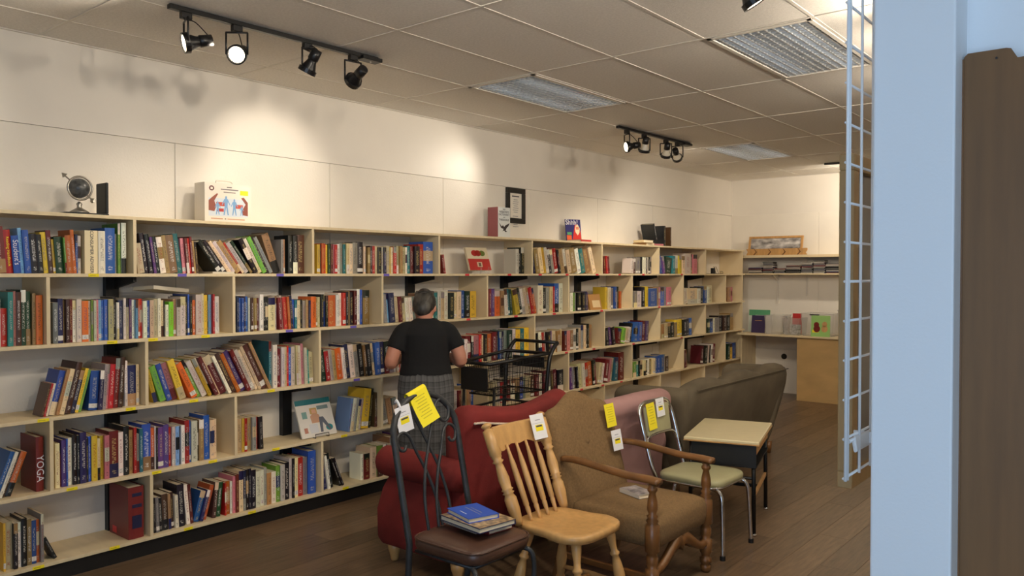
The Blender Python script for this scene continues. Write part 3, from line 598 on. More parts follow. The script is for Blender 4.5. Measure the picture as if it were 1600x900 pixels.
# wooden framed mirror hung behind it
mc = at(1331, 765, d=1.92); mt = at(1331, 240, d=1.92).z
mr = thing('framed_mirror', 'tall mirror in a pale wooden frame behind the white wire grid', 'mirror', (mc.x, mc.y, mc.z))
hh = mt - mc.z; ll = .42
for n_, b in (('frame_rail', (-.035, 0, 0, ll, 0, .04)), ('frame_rail', (-.035, 0, 0, ll, hh - .04, hh)), ('frame_stile', (-.035, 0, 0, .04, .04, hh - .04)), ('frame_stile', (-.035, 0, ll - .04, ll, .04, hh - .04))):
    MB().bb(*b).build(n_, 'pale_oak', mr, bevel=.003)
MB().bb(-.022, -.014, .038, ll - .038, .038, hh - .038).build('glass', 'mirror', mr)
MB().bb(-.034, -.024, .01, ll - .01, .01, hh - .01).build('backing', 'ply_panel', mr)
MB().tube([(-.01, ll / 2, hh), (.06, ll / 2, hh + .05), (.1, ll / 2 - .2, hh + .05)], .002, 5).build('hanging_wire', 'blackmetal', mr)
# brown board standing beside the column
pz = at(1505, 85, Y=1.70).z; xl = at(1503, 450, Y=1.70).x
pn = thing('wood_panel', 'tall dark brown wooden panel with a notched top beside the white column', 'wood panel', (xl, 1.70, 0))
wx = at(1578, 75, Y=1.70).x - xl
MB().prism([(0, 0), (.9, 0), (.9, pz - .02), (wx + .012, pz - .02), (wx + .002, pz - .002), (wx - .006, pz), (.006, pz), (0, pz - .006)], (0, 0, 0), (1, 0, 0), (0, 0, 1), -.02).build('board', 'brownboard', pn)
MB().bb(-.004, .0, -.002, .022, 0, pz - .01).build('edge_strip', 'walnut', pn)
MB().lathe((wx * .72, -.0005, pz - .016), (wx * .72, -.003, pz - .016), [(0, .002), (1, .002)]).build('nail', 'black', pn)
# ------------------------------------------------------------------ back wall: shelves, counter, discs, bins
bsh = thing('wall_shelf', 'thick upper plywood shelf on the back wall holding the picture', 'shelf', (-3.9, YB, 1.9))
z1 = at(1240, 398, Y=10.72).z; z2 = at(1240, 427, Y=10.75).z; zc = at(1245, 523, Y=10.6).z
xa, xb = XW + .02, -1.6; xc = -4.585
MB().bb(xa + 3.9, xb + 3.9, -.28, -.01, z1 - 1.9 - .035, z1 - 1.9).build('board', 'ply', bsh, bevel=.002)
for x in (.05, .95): MB().bb(x - .01, x + .01, -.03, -.01, -.55, z1 - 1.935).build('standard', 'tbar', bsh); 
s2 = thing('wall_shelf', 'thin lower shelf on the back wall packed with disc cases', 'shelf', (-3.9, YB, z2))
MB().bb(xa + 3.9, xb + 3.9, -.25, -.01, -.02, 0).build('board', 'ply', s2, bevel=.002)
for x in (-.35, .75):
    MB().bb(x - .01, x + .01, -.028, -.01, -.42, -.02).build('standard', 'tbar', s2); MB().hexa([(x - .008, -.03, -.1), (x + .008, -.03, -.1), (x + .008, -.028, -.1), (x - .008, -.028, -.1), (x - .008, -.22, -.02), (x + .008, -.22, -.02), (x + .008, -.03, -.02), (x - .008, -.03, -.02)]).build('bracket', 'tbar', s2)
# picture and coat rack
pb = at(1210, 394, Y=10.80); pw = .78
px0 = at(1168, 390, Y=10.8).x; px1 = at(1255, 366, Y=10.85).x
t = thing('framed_picture', 'wide framed landscape picture leaning on the back wall shelf', 'picture', ((px0 + px1) / 2, 10.80, z1 + .001)); t.rotation_euler = (-.22, 0, 0)
pw = px1 - px0; ph = .27
for n_, b in (('frame_rail', (-pw / 2, pw / 2, 0, .022, 0, .03)), ('frame_rail', (-pw / 2, pw / 2, 0, .022, ph - .03, ph)), ('frame_stile', (-pw / 2, -pw / 2 + .03, 0, .022, .03, ph - .03)), ('frame_stile', (pw / 2 - .03, pw / 2, 0, .022, .03, ph - .03))): MB().bb(*b).build(n_, 'oak', t, bevel=.002)
mat('landscape', (70, 66, 66), .6, rgb2=(226, 222, 218), scale=7, stretch=(1, 1, 2.2)); MB().bb(-pw / 2 + .03, pw / 2 - .03, .01, .018, .03, ph - .03).build('print', 'landscape', t)
cx0, cx1 = at(1166, 398, Y=10.74).x, at(1261, 392, Y=10.74).x
t = thing('coat_rack', 'orange-brown wooden peg rack lying in front of the picture', 'coat rack', ((cx0 + cx1) / 2, 10.74, z1 + .001))
w_ = (cx1 - cx0); MB().prism([(-w_ / 2, 0), (w_ / 2, 0), (w_ / 2 - .02, .03), (w_ / 2, .06), (w_ / 2, .088), (-w_ / 2, .088), (-w_ / 2 + .02, .045)], (0, 0, 0), (1, 0, 0), (0, 0, 1), -.02).build('board', 'oak', t)
for k in range(4): MB().prism([(-.03, 0), (.0, .0), (.05, .04), (0, .085), (-.012, .085), (.03, .042)], (-w_ / 2 + .12 + k * w_ * .24, -.006, .002), (.7, 0, 0), (0, 0, 1), -.012).build('peg', 'walnut', t)
# disc cases in low piles
dm = {}
DC = ['k', 'e', 'w', 'k', 'd', 'n', 'e', 'w', 'B', 'k']
x = at(1170, 425, Y=10.78).x; k = 0
while x < -1.9:
    n = [6, 12, 5, 8, 11, 13, 10, 13, 12, 11][k % 10]; w_ = .143 if k % 3 else .19
    for q in range(n):
        c = DC[(k * 3 + q * 7) % 10]; key = (c, w_)
        if key not in dm:
            m_ = MB(); m_.bb(-w_ / 2, w_ / 2, -.07, .07, 0, .0125, lin(PAL[c][0])); m_.bb(-w_ / 2 + .004, w_ / 2 - .004, -.0705, -.07, .003, .0095, lin(PAL[DC[(q + k) % 10]][0])); me = m_.mesh('disc_case'); me.materials.append(MATS['printed']); dm[key] = me
        o = bpy.data.objects.new('disc_case', dm[key]); COL.objects.link(o); o.location = (x + w_ / 2 + rng.uniform(-.006, .006), 10.84 + rng.uniform(-.01, .01), z2 + .0005 + q * .0131); o.rotation_euler = (0, 0, rng.uniform(-.06, .06))
        tag(o, f'{PAL[c][1]} disc case, {nth(q + 1)} up in the {nth(k + 1)} pile from the bookshelf end', 'disc case', 'disc cases on the back wall shelf')
    x += w_ + .018; k += 1
# counter, plywood front, lower boards
ct = thing('counter', 'long thin plywood counter along the back wall carrying the bins', 'counter', (-3.9, YB, 0))
MB().bb(xc + 3.9, xb + 3.9, -.62, -.01, zc - .022, zc).build('worktop', 'ply', ct, bevel=.002)
px_ = at(1245, 560, Y=10.42).x
MB().bb(px_ + 3.9, px_ + 5.1, -.58, -.56, 0, zc - .022).build('front_panel', 'ply_panel', ct, bevel=.002)
MB().bb(px_ + 5.08, px_ + 5.1, -.56, -.02, 0, zc - .022).build('side_panel', 'ply_panel', ct)
MB().bb(xc + 3.9, xc + 3.92, -.5, -.02, 0, zc - .022).build('side_panel', 'ply', ct)
lb = MB().bb(xc + 3.92, px_ + 3.9, -.028, -.012, .0, .60).build('lower_board', 'wall_panel', ct)
gp = at(1225, 557, Y=YB - .03); MB().lathe((gp.x + 3.9, -.0285, gp.z), (gp.x + 3.9, -.032, gp.z), [(0, .04), (1, .038)], 20).build('cable_hole', 'black', ct)
def stand_book(label, x, y, z, w, h, t_, rgb, tilt=.14, rz=0, look='printed'):
    e = thing('book', label, 'book', (x, y, z + .001), rz); e.rotation_euler = (-tilt, 0, rz); c = lin(rgb)
    m_ = MB(); m_.bb(-w / 2, w / 2, 0, .003, 0, h, c); m_.bb(-w / 2, w / 2, t_ - .003, t_, 0, h, c); m_.bb(-w / 2 - .001, -w / 2 + .002, 0, t_, 0, h, c); m_.build('cover', look, e)
    MB().bb(-w / 2 + .002, w / 2 - .003, .003, t_ - .003, .003, h - .003).build('pages', 'pages', e)
    return e
mat('greenband', (88, 160, 116), .5); mat('dots', (228, 226, 220), .6, rgb2=(40, 38, 40), scale=40)
b1 = stand_book('green and white book leaning at the back of the counter', at(1185, 520, Y=10.75).x, 10.75, zc, .30, .31, .02, (206, 214, 200)); MB().bb(-.15, .15, -.001, 0, .23, .31).build('green_band', 'greenband', b1)
stand_book('white book standing behind the purple one on the counter', at(1192, 520, Y=10.68).x, 10.68, zc, .24, .24, .02, (226, 222, 214))
b2 = stand_book('small dark purple book with gold title on the back counter', at(1184, 520, Y=10.60).x, 10.60, zc, .19, .24, .018, (58, 44, 84)); MB().bb(-.05, .05, -.0006, 0, .165, .172).build('title', 'oak', b2)
def bin_(label, xc, yc, w, d, h, grp='clear plastic bins'):
    e = thing('storage_bin', label, 'bin', (xc, yc, zc + .001), group=grp); m_ = MB(); t_ = .004; k = .88
    def wall(p0, p1):
        (ax, ay), (bx, by) = p0, p1; nx, ny = (by - ay), -(bx - ax); l = math.hypot(nx, ny); nx, ny = nx / l * t_, ny / l * t_
        m_.hexa([(ax * k, ay * k, 0), (bx * k, by * k, 0), (bx * k - nx, by * k - ny, 0), (ax * k - nx, ay * k - ny, 0), (ax, ay, h), (bx, by, h), (bx - nx, by - ny, h), (ax - nx, ay - ny, h)])
    c = [(-w / 2, -d / 2), (w / 2, -d / 2), (w / 2, d / 2), (-w / 2, d / 2)]
    for q in range(4): wall(c[q], c[(q + 1) % 4])
    m_.bb(-w / 2 * k, w / 2 * k, -d / 2 * k, d / 2 * k, 0, .004); m_.build('tub', 'clear', e)
    m_ = MB(); [m_.tube([(c[q][0], c[q][1], h), (c[(q + 1) % 4][0], c[(q + 1) % 4][1], h)], .005, 6) for q in range(4)]; m_.build('rim', 'clear', e)
    return e
xq = lambda p, y=10.6: at(p, 515, Y=y).x
bin_('empty clear bin nearest the leaning books on the back counter', (xq(1203) + xq(1226)) / 2, 10.62, .24, .34, .25)
e = bin_('clear bin holding patterned papers on the back counter', (xq(1231) + xq(1253)) / 2, 10.62, .21, .34, .22)
e = bin_('large clear bin with a dark handle behind the green book', (xq(1258) + xq(1300)) / 2 + .02, 10.66, .42, .36, .29); MB().bb(-.09, .03, -.19, -.178, .27, .283).build('handle', 'black', e)
e = bin_('far clear bin half hidden behind the wire grid', xq(1320) + .12, 10.74, .40, .36, .34); MB().bb(-.17, -.07, -.19, -.178, .325, .335).build('handle', 'black', e)
stand_book('tall white spotted folder standing between two clear bins', xq(1227), 10.6, zc, .06, .24, .02, (228, 226, 220), .05, look='dots')
e = stand_book('white spotted sheet inside the patterned-paper bin', xq(1243), 10.58, zc + .006, .14, .13, .01, (228, 226, 220), .1, look='dots')
stand_book('red folder showing above the patterned-paper bin', xq(1245, 10.7), 10.70, zc + .006, .12, .27, .012, (190, 40, 40), .05)
gb = stand_book('bright green children book propped against the large clear bin', xq(1282, 10.45), 10.44, zc, .23, .27, .012, (150, 196, 110), .1, .08); MB().bb(-.10, -.02, -.001, 0, .05, .085).build('price_sticker', 'sticker_yellow', gb)
for x_, z_, r_, c_ in ((-.05, .15, .034, 'red_velvet'), (-.045, .10, .042, 'red_velvet'), (.05, .16, .032, 'oak'), (.05, .10, .04, 'oak')): MB().prism([(r_ * math.cos(a * .52), r_ * 1.1 * math.sin(a * .52)) for a in range(12)], (x_, -.0012, z_), (1, 0, 0), (0, 0, 1), -.0004).build('cover_picture', c_, gb)
# ------------------------------------------------------------------ price tags and yellow sheets
def paper(name, label, cat, o, right, down, w, h, material, sticker=None, lines=6, curl=0, strap=False, drape=0):
    """a hanging sheet: o = middle of its upper edge, right/down = directions in the room, front looks along right x down reversed"""
    right = Vector(right).normalized(); down = (Vector(down) - right * Vector(down).dot(right)).normalized(); nrm = down.cross(right)
    if nrm.dot(_C - Vector(o)) < 0: nrm = -nrm
    e = thing(name, label, cat, o); m_ = MB(); n = 8; pt = lambda a, b, k=0: right * a + down * b + nrm * (curl * (b / h) ** 2 + k)
    prof = [(-drape * (1 - q / 3), -.012 * (1 if drape else 0) * math.sin(math.pi * q / 6)) for q in range(3)] if drape else []
    for q in range(n):
        b0, b1 = h * q / n, h * (q + 1) / n
        m_.face([pt(-w / 2, b0, .0006), pt(w / 2, b0, .0006), pt(w / 2, b1, .0006), pt(-w / 2, b1, .0006)]); m_.face([pt(-w / 2, b1), pt(w / 2, b1), pt(w / 2, b0), pt(-w / 2, b0)])
    if drape:
        arc = [(0, 0)] + [(drape * (1 - math.cos(math.pi * q / 6)) / 1, drape * .8 * math.sin(math.pi * q / 6)) for q in range(1, 7)] + [(2 * drape, -h * .35)]
        for (a0, b0), (a1, b1) in zip(arc[:-1], arc[1:]): m_.face([right * -w / 2 - nrm * a0 - down * b0, right * w / 2 - nrm * a0 - down * b0, right * w / 2 - nrm * a1 - down * b1, right * -w / 2 - nrm * a1 - down * b1])
    m_.build('sheet', material, e)
    def patch(nm, x0, x1, y0, y1, mt, k): MB().face([pt(x0, y0, k), pt(x1, y0, k), pt(x1, y1, k), pt(x0, y1, k)]).build(nm, mt, e)
    if sticker:
        patch('price_sticker', -w * .26, w * .3, h * .43, h * .68, 'sticker_yellow', .0012); patch('price', -w * .2, w * .24, h * .455, h * .52, 'ink', .0018)
        patch('printed_line', -w * .18, w * .2, h * .22, h * .25, 'ink_soft', .0012); patch('printed_line', -w * .42, w * .42, h * .36, h * .37, 'ink_soft', .0012)
    else:
        for q in range(lines): patch('printed_line', -w * (.34 - .06 * (q % 3)), w * (.30 - .05 * (q % 2)), h * (.14 + .72 * q / lines), h * (.165 + .72 * q / lines), 'ink_yellow', .0012)
    if strap: MB().tube(spline([right * -w * .1 - down * -.005, right * -w * .12 - down * .03 - nrm * .012, right * -w * .1 - down * .02 - nrm * .03]), .006, 6).build('strap', 'paper_white', e)
    return e
# ------------------------------------------------------------------ black iron chair with a brown vinyl seat
ic = thing('iron_chair', 'black wrought-iron chair with scrolled back and brown vinyl seat', 'chair', (-2.475, 2.715, 0))
bk = lambda u, z: Vector((-.195 - .145 * (z - .42) / .66, u, z))
loop = [(-.25, -.205, 0), (-.212, -.205, .2)] + [tuple(bk(-.21, z)) for z in (.42, .6, .75, .87)] + [tuple(bk(-.212 * math.cos(a), .88 + .19 * math.sin(a))) for a in [math.pi * q / 12 for q in range(1, 12)]] + [tuple(bk(.21, z)) for z in (.87, .75, .6, .42)] + [(-.212, .205, .2), (-.25, .205, 0)]
MB().tube(loop, .0155, 10).build('back_frame', 'iron', ic, smooth=True)
S1 = [(.095, .945), (.118, .925), (.15, .935), (.165, .975), (.15, 1.015), (.11, 1.03), (.072, 1.0), (.045, .94), (.0, .84), (-.05, .72), (-.082, .58), (-.085, .43)]
S2 = [(.135, .845), (.15, .825), (.175, .83), (.19, .865), (.175, .895), (.14, .905), (.105, .875), (.075, .80), (.03, .70), (-.005, .58), (-.02, .43)]
for S in (S1, S2):
    for s_ in (-1, 1): MB().tube(spline([bk(s_ * a, b) + Vector((.006 * s_, 0, 0)) for a, b in S], 5), .0078, 8).build('scroll', 'iron', ic, smooth=True)
seat = MB(); o0 = rrect(.41, .41, .07, 5)
seat.loft([[(x * k, y * k, z) for x, y in o0] for k, z in ((.86, .392), (.97, .399), (1.0, .42), (1.0, .438), (.965, .452), (.85, .462), (.5, .467), (.1, .468))]).build('seat', 'brown_vinyl', ic, smooth=True)
MB().tube([(x * .995, y * .995, .449) for x, y in o0], .0045, 6, closed=True).build('piping', 'brown_vinyl', ic, smooth=True)
MB().tube([(-.18, -.18, .385), (.17, -.18, .385), (.17, .18, .385), (-.18, .18, .385)], .009, 8, closed=True).build('seat_frame', 'iron', ic, smooth=True)
for s_ in (-1, 1): MB().tube(spline([(.13, s_ * .16, .385), (.19, s_ * .19, .37), (.205, s_ * .2, .30), (.202, s_ * .195, .15), (.21, s_ * .2, 0)]), .012, 8).build('leg', 'iron', ic, smooth=True)
# its stack of books
sx, sy = -2.49, 2.745; zz = .469
mat('photo_cover', (52, 40, 52), .3, rgb2=(222, 190, 140), scale=34)
b = flat_book('book', 'maroon hardback at the bottom of the iron chair stack', (sx + .02, sy + .06, zz), (.21, .15, .022), 1.45, 'd')
e = flat_book('book', 'thin book with yellow spine under the patterned book', (sx + .0, sy - .005, zz + .0225), (.235, .175, .012), -math.pi / 2 - .12, 'e'); MB().bb(-.0925, -.0895, -.115, .115, .001, .011).build('spine', 'paper_yellow', e)
e = flat_book('book', 'large patterned picture book beneath the blue one', (sx + .02, sy + .0, zz + .035), (.285, .215, .024), -math.pi / 2 - .14, 'n'); MB().bb(-.1085, .105, -.1425, .1425, .0241, .0246).build('cover_print', 'photo_cover', e); MB().bb(-.1105, -.1095, -.14, .14, .002, .022).build('spine_print', 'photo_cover', e)
mat('bluecover', (52, 92, 196), .4); e = flat_book('book', 'bright blue book on top of the stack on the iron chair', (sx - .01, sy + .0, zz + .06), (.20, .16, .022), -math.pi / 2 - .30, (52, 92, 196))
for k_, w_ in ((.02, .05), (.0, .07), (-.05, .03)): MB().bb(-k_ - .002, -k_ + .002, -w_, w_, .0221, .0224).build('title', 'paper_white' if k_ < 0 else 'ink_soft', e)
p0 = bk(-.14, 1.045) + ic.location
paper('price_tag', 'white price tag hanging from the iron chair back', 'price tag', p0 + Vector((.022, -.01, -.015)), (.1, 1, .22), (.05, .02, -1), .088, .125, 'paper_white', True, strap=True)
p0 = bk(-.035, 1.085) + ic.location
paper('sale_sheet', 'yellow sheet draped over the top of the iron chair', 'paper', p0 + Vector((.016, 0, .0)), (.05, .9, .32), (.16, .33, -.85), .115, .165, 'paper_yellow', None, 8, curl=.02, drape=.017)
# ------------------------------------------------------------------ pine spindle chair
TURN = [(0, .012), (.04, .016), (.10, .021), (.16, .016), (.18, .022), (.2, .022), (.22, .016), (.30, .02), (.45, .025), (.58, .02), (.66, .014), (.68, .021), (.70, .021), (.72, .015), (.78, .015), (.9, .021), (1, .023)]
wc = thing('spindle_chair', 'golden pine chair with turned spindles and a scooped wooden seat', 'chair', (-2.25, 3.17, 0))
ol = []
for k in range(28):
    a = 2 * math.pi * k / 28; c_, s_ = math.cos(a), math.sin(a); ex = .55
    x = .225 * math.copysign(abs(c_) ** ex, c_) - .015; y = .205 * math.copysign(abs(s_) ** ex, s_) * (1.06 if x > 0 else .93); ol.append((x, y))
MB().loft([[(x * k, y * k, z) for x, y in ol] for k, z in ((.9, .408), (.985, .414), (1, .432), (.99, .444), (.95, .450), (.8, .449), (.55, .442), (.25, .440), (.05, .440))]).build('seat', 'pine', wc, smooth=True)
for sx_, sy_ in ((1, 1), (1, -1), (-1, 1), (-1, -1)):
    MB().lathe((sx_ * .205, sy_ * .20, 0), (sx_ * .135, sy_ * .14, .415), [(t_, r * 1.12) for t_, r in TURN], 14).build('leg', 'pine', wc, smooth=True)
for s_ in (-1, 1): MB().lathe((.185, s_ * .18, .14), (-.185, s_ * .18, .14), [(0, .01), (.3, .013), (.5, .017), (.7, .013), (1, .01)], 10).build('stretcher', 'pine', wc, smooth=True)
MB().lathe((.0, .18, .14), (.0, -.18, .14), [(0, .01), (.5, .016), (1, .01)], 10).build('stretcher', 'pine', wc, smooth=True)
POST = [(0, .015), (.05, .02), (.16, .026), (.26, .026), (.30, .018), (.315, .026), (.33, .018), (.345, .026), (.36, .02), (.45, .024), (.56, .018), (.60, .015), (.62, .025), (.64, .017), (.66, .022), (.68, .022), (.69, .026), (.93, .023), (.935, .015), (.945, .013), (.955, .02), (.975, .023), (.99, .016), (1, .004)]
pt_ = lambda y, f: Vector((-.165 - .19 * f, y * (1 + .17 * f), .44 + .475 * f))
for s_ in (-1, 1): MB().lathe(pt_(s_ * .185, 0), pt_(s_ * .185, 1), [(t_, r * 1.18) for t_, r in POST], 14).build('back_post', 'pine', wc, smooth=True)
SPN = [(0, .007), (.05, .008), (.18, .011), (.2, .009), (.22, .012), (.5, .014), (.75, .012), (.86, .008), (.92, .007), (1, .006)]
for q in range(4): y = -.10 + .0667 * q; MB().lathe(pt_(y, .0) + Vector((.012, 0, 0)), pt_(y, .76) + Vector((.004, 0, 0)), [(t_, r * 1.15) for t_, r in SPN], 10).build('spindle', 'pine', wc, smooth=True)
cr = MB(); n = 24
lo = lambda f: .435 + .475 * (.735 + .012 * math.cos(2 * math.pi * f * 3) - .02 * math.cos(2 * math.pi * f)); hi = lambda f: .44 + .475 * (.925 + (.02 if .06 < f < .94 else -.05))
rings = []
for q in range(n + 1):
    f = q / n; y = (-1 + 2 * f) * .205; z0, z1_ = lo(f), hi(f); f0 = (z0 - .44) / .475; f1 = (z1_ - .44) / .475; bow = -.018 * (1 - (2 * f - 1) ** 2)
    x0, x1_ = -.165 - .19 * f0 + bow, -.165 - .19 * f1 + bow; rings.append([(x0 - .009, y, z0), (x0 + .009, y, z0), (x1_ + .009, y, z1_), (x1_ - .009, y, z1_)])
cr.loft(rings).build('crest_rail', 'pine', wc, bevel=.003)
MB().lathe(pt_(-.185, .80) + Vector((.026, 0, 0)), pt_(-.185, .80) + Vector((.028, 0, 0)), [(0, .006), (1, .005)], 10).build('screw_hole', 'black', wc)
paper('price_tag', 'white price tag hanging on the pine chair crest rail', 'price tag', Vector((-2.572, 3.315, .915)), (.05, 1, .0), (.34, .06, -1), .105, .13, 'paper_white', True)
# ------------------------------------------------------------------ upholstered club chairs facing the shelves
def club(name, label, loc, Wd, Dp, zb_, za, material, nails=False, feet='pine', rz=0, dip=.035, by=0, bw=0):
    t = thing(name, label, 'armchair', loc, rz); hw = Wd / 2; xb_ = Dp / 2; xf = -Dp / 2
    rings = []; nl = []; n = 22
    for q in range(n + 1):
        f = -1 + 2 * q / n; y = f * (hw - bw) + by; e = abs(f); k = 1 - .16 * max(0, (e - .8) / .2) ** 2; zt = zb_ - dip * (1 - e ** 1.5) - .06 * max(0, (e - .86) / .14) ** 2; fw_ = -.05 * e ** 2
        P_ = [(xb_ - .06, .11), (xb_ - .04, .35), (xb_ - .01, .6), (xb_ + .01, zt - .14), (xb_ + .035, zt - .08), (xb_ + .02, zt - .02), (xb_ - .05, zt), (xb_ - .12, zt - .03), (xb_ - .15, zt - .10), (xb_ - .15, .6), (xb_ - .2, .4), (xb_ - .2, .11)]
        pf = [Vector((xb_ - .08 + (x - xb_ + .08) * k + fw_, y, z)) for x, z in P_]; rings.append(spline(pf, 3)[:-1] + [pf[-1]]); nl.append(pf[4] * .85 + pf[3] * .15)
    MB().loft(rings).build('back', material, t, smooth=True)
    for s_ in (-1, 1):
        y = s_ * (hw - .085)
        m_ = MB(); r = .088
        m_.loft([[(x, y + s_ * k * r * 1.02 * math.cos(a), za - r + k * r * math.sin(a)) for a in [2 * math.pi * q / 16 for q in range(16)]] for x, k in ((xf - .035, .35), (xf - .03, .8), (xf - .01, .98), (xf + .05, 1), (0, 1), (xb_ - .07, 1))]).build('arm_roll', material, t, smooth=True)
        m_ = MB(); rr = []
        for z, o_, xo in ((.10, .0, -.0), (.14, .012, -.03), (.30, .012, -.035), (.42, -.015, -.015), (.52, -.05, .03), (za - .1, -.045, .03)):
            ya_, yb_ = s_ * (hw + o_ - .02), s_ * (hw - .17)
            rr.append([(xf + xo + .02, ya_, z), (xf + xo, (ya_ * .6 + yb_ * .4), z), (xf + xo + .02, yb_, z), (xb_ - .14, yb_, z), (xb_ - .14, ya_, z)])
        m_.loft(rr).build('side_panel', material, t, smooth=True, bevel=.015)
    MB().bb(xf + .01, xb_ - .08, -hw + .15, hw - .15, .11, .30).build('base', material, t, bevel=.02)
    MB().bb(xf - .02, xb_ - .16, -hw + .165, hw - .165, .29, .45).build('seat_cushion', material, t, bevel=.045, seg=4, smooth=True)
    for sx_ in (xf + .06, xb_ - .1):
        for s_ in (-1, 1): MB().lathe((sx_, s_ * (hw - .08), 0), (sx_, s_ * (hw - .08), .12), [(0, .02), (.1, .024), (.3, .028), (.5, .036), (.75, .04), (.8, .033), (.85, .042), (1, .042)], 14).build('foot', feet, t, smooth=True)
    if nails:
        m_ = MB()
        for p in spline(nl[1:-1], 5): m_.ball(p + Vector((.003, 0, 0)), .0075, 6, 4)
        o = m_.build('nailhead_trim', 'nail', t, smooth=True); o['kind'] = 'stuff'
    return t
club('armchair', 'dark red velvet armchair with rolled arms and nailhead trim', (-3.185, 3.545, 0), 1.0, .66, .955, .655, 'red_velvet', True, dip=.06, by=.045, bw=.035)
club('armchair', 'dusty pink armchair half hidden behind the brown tweed chair', (-2.985, 4.585, 0), .82, .66, .855, .575, 'mauve', False, 'walnut', dip=-.02)
# ------------------------------------------------------------------ brown tweed armchair with turned wooden arms
ac = thing('armchair', 'brown tweed armchair with carved wooden arms and turned legs', 'armchair', (-2.235, 3.80, 0))
rings = []
for q in range(15):
    f = -1 + 2 * q / 14; e = abs(f); y = f * .315; zt = .905 + .075 * (math.cos(math.pi * min(1, e / .72)) * .5 + .5) - .05 * max(0, (e - .82) / .18) ** 2; k = 1 - .45 * max(0, (e - .8) / .2) ** 2
    c = lambda z: -.27 - .17 * (z - .35) / .6
    lst = []
    for z, tt in ((.30, .05), (.5, .055), (.7, .055), (zt - .05, .05), (zt - .012, .032), (zt, .0)): lst.append((z, tt * k))
    rings.append([(c(z) + tt, y, z) for z, tt in lst] + [(c(z) - tt * .8, y, z) for z, tt in lst[::-1][1:]])
MB().loft(rings).build('back', 'tweed', ac, smooth=True, sub=1)
MB().ball((-.27 - .17 * (.70 - .35) / .6 + .054, -.03, .70), (.006, .014, .014)).build('button', 'tweed', ac, smooth=True)
so = rrect(.54, .58, .05, 4)
MB().loft([[(x * k + .005, y * k, z) for x, y in so] for k, z in ((.88, .27), (.97, .285), (1, .33), (1, .38), (.97, .415), (.85, .432), (.5, .445), (.1, .448))]).build('seat', 'tweed', ac, smooth=True)
LEGP = [(0, .016), (.02, .024), (.06, .026), (.075, .019), (.09, .028), (.13, .029), (.14, .020), (.16, .021), (.19, .030), (.30, .030), (.31, .020), (.35, .026), (.40, .026), (.43, .020), (.45, .032), (.66, .032), (.68, .02), (.70, .028), (.72, .019), (.74, .026), (.755, .016), (.80, .024), (.86, .022), (.93, .014), (.95, .022), (.97, .022), (.98, .016), (1, .02)]
for s_ in (-1, 1):
    y = s_ * .296
    MB().lathe((.25, y, 0), (.25, y, .605), [(t_, r * 1.15) for t_, r in LEGP], 16).build('front_leg', 'walnut', ac, smooth=True)
    arm = spline([(-.30, y, .655), (-.2, y, .66), (-.05, y, .645), (.1, y, .63), (.22, y, .628), (.29, y, .622)], 4)
    m_ = MB(); m_.loft([[p + Vector((0, a * (.022 + .012 * q / len(arm)), b)) for a, b in ((-1, -.008), (-.7, -.016), (.7, -.016), (1, -.008), (.9, .008), (.5, .015), (-.5, .015), (-.9, .008))] for q, p in enumerate(arm)]); m_.build('arm', 'walnut', ac, smooth=True)
    MB().hexa([(-.36, y - .02, 0), (-.32, y - .02, 0), (-.32, y + .02, 0), (-.36, y + .02, 0), (-.28, y - .02, .33), (-.235, y - .02, .33), (-.235, y + .02, .33), (-.28, y + .02, .33)]).build('back_leg', 'walnut', ac, bevel=.004)
    MB().bb(-.31, .25, y - .012, y + .012, .12, .15).build('side_stretcher', 'walnut', ac, bevel=.003)
m_ = MB(); rr = []
for q in range(25):
    f = -1 + 2 * q / 24; y = f * .285; z = .215 - .05 * math.cos(math.pi * min(1, abs(f) * 1.15)) * -1 + (-.03 if abs(f) < .08 else 0); hh_ = .026 + .008 * math.cos(math.pi * f)
    rr.append([(.235, y, z - hh_), (.265, y, z - hh_), (.272, y, z), (.265, y, z + hh_), (.235, y, z + hh_), (.23, y, z)])
m_.loft(rr).build('carved_stretcher', 'walnut', ac, smooth=True)
MB().bb(-.31, -.285, -.28, .28, .14, .165).build('rear_stretcher', 'walnut', ac)
e = flat_book('book', 'paperback lying on the seat of the brown tweed armchair', (-2.245, 3.80, .449), (.17, .11, .022), -.35 + math.pi / 2, (212, 204, 190)); mat('photo_cover2', (60, 60, 66), .4, rgb2=(190, 180, 180), scale=24); MB().bb(-.054, .053, -.084, .084, .0221, .0225).build('cover_print', 'photo_cover2', e)
paper('sale_sheet', 'yellow sheet pinned high on the brown tweed armchair', 'paper', Vector((-2.562, 4.0, .885)), (.1, 1, .05), (.2, .1, -1), .088, .135, 'paper_yellow', None, 7)
paper('price_tag', 'white price tag below the yellow sheet on the tweed armchair', 'price tag', Vector((-2.518, 4.01, .735)), (.1, 1, .03), (.2, .08, -1), .09, .118, 'paper_white', True)
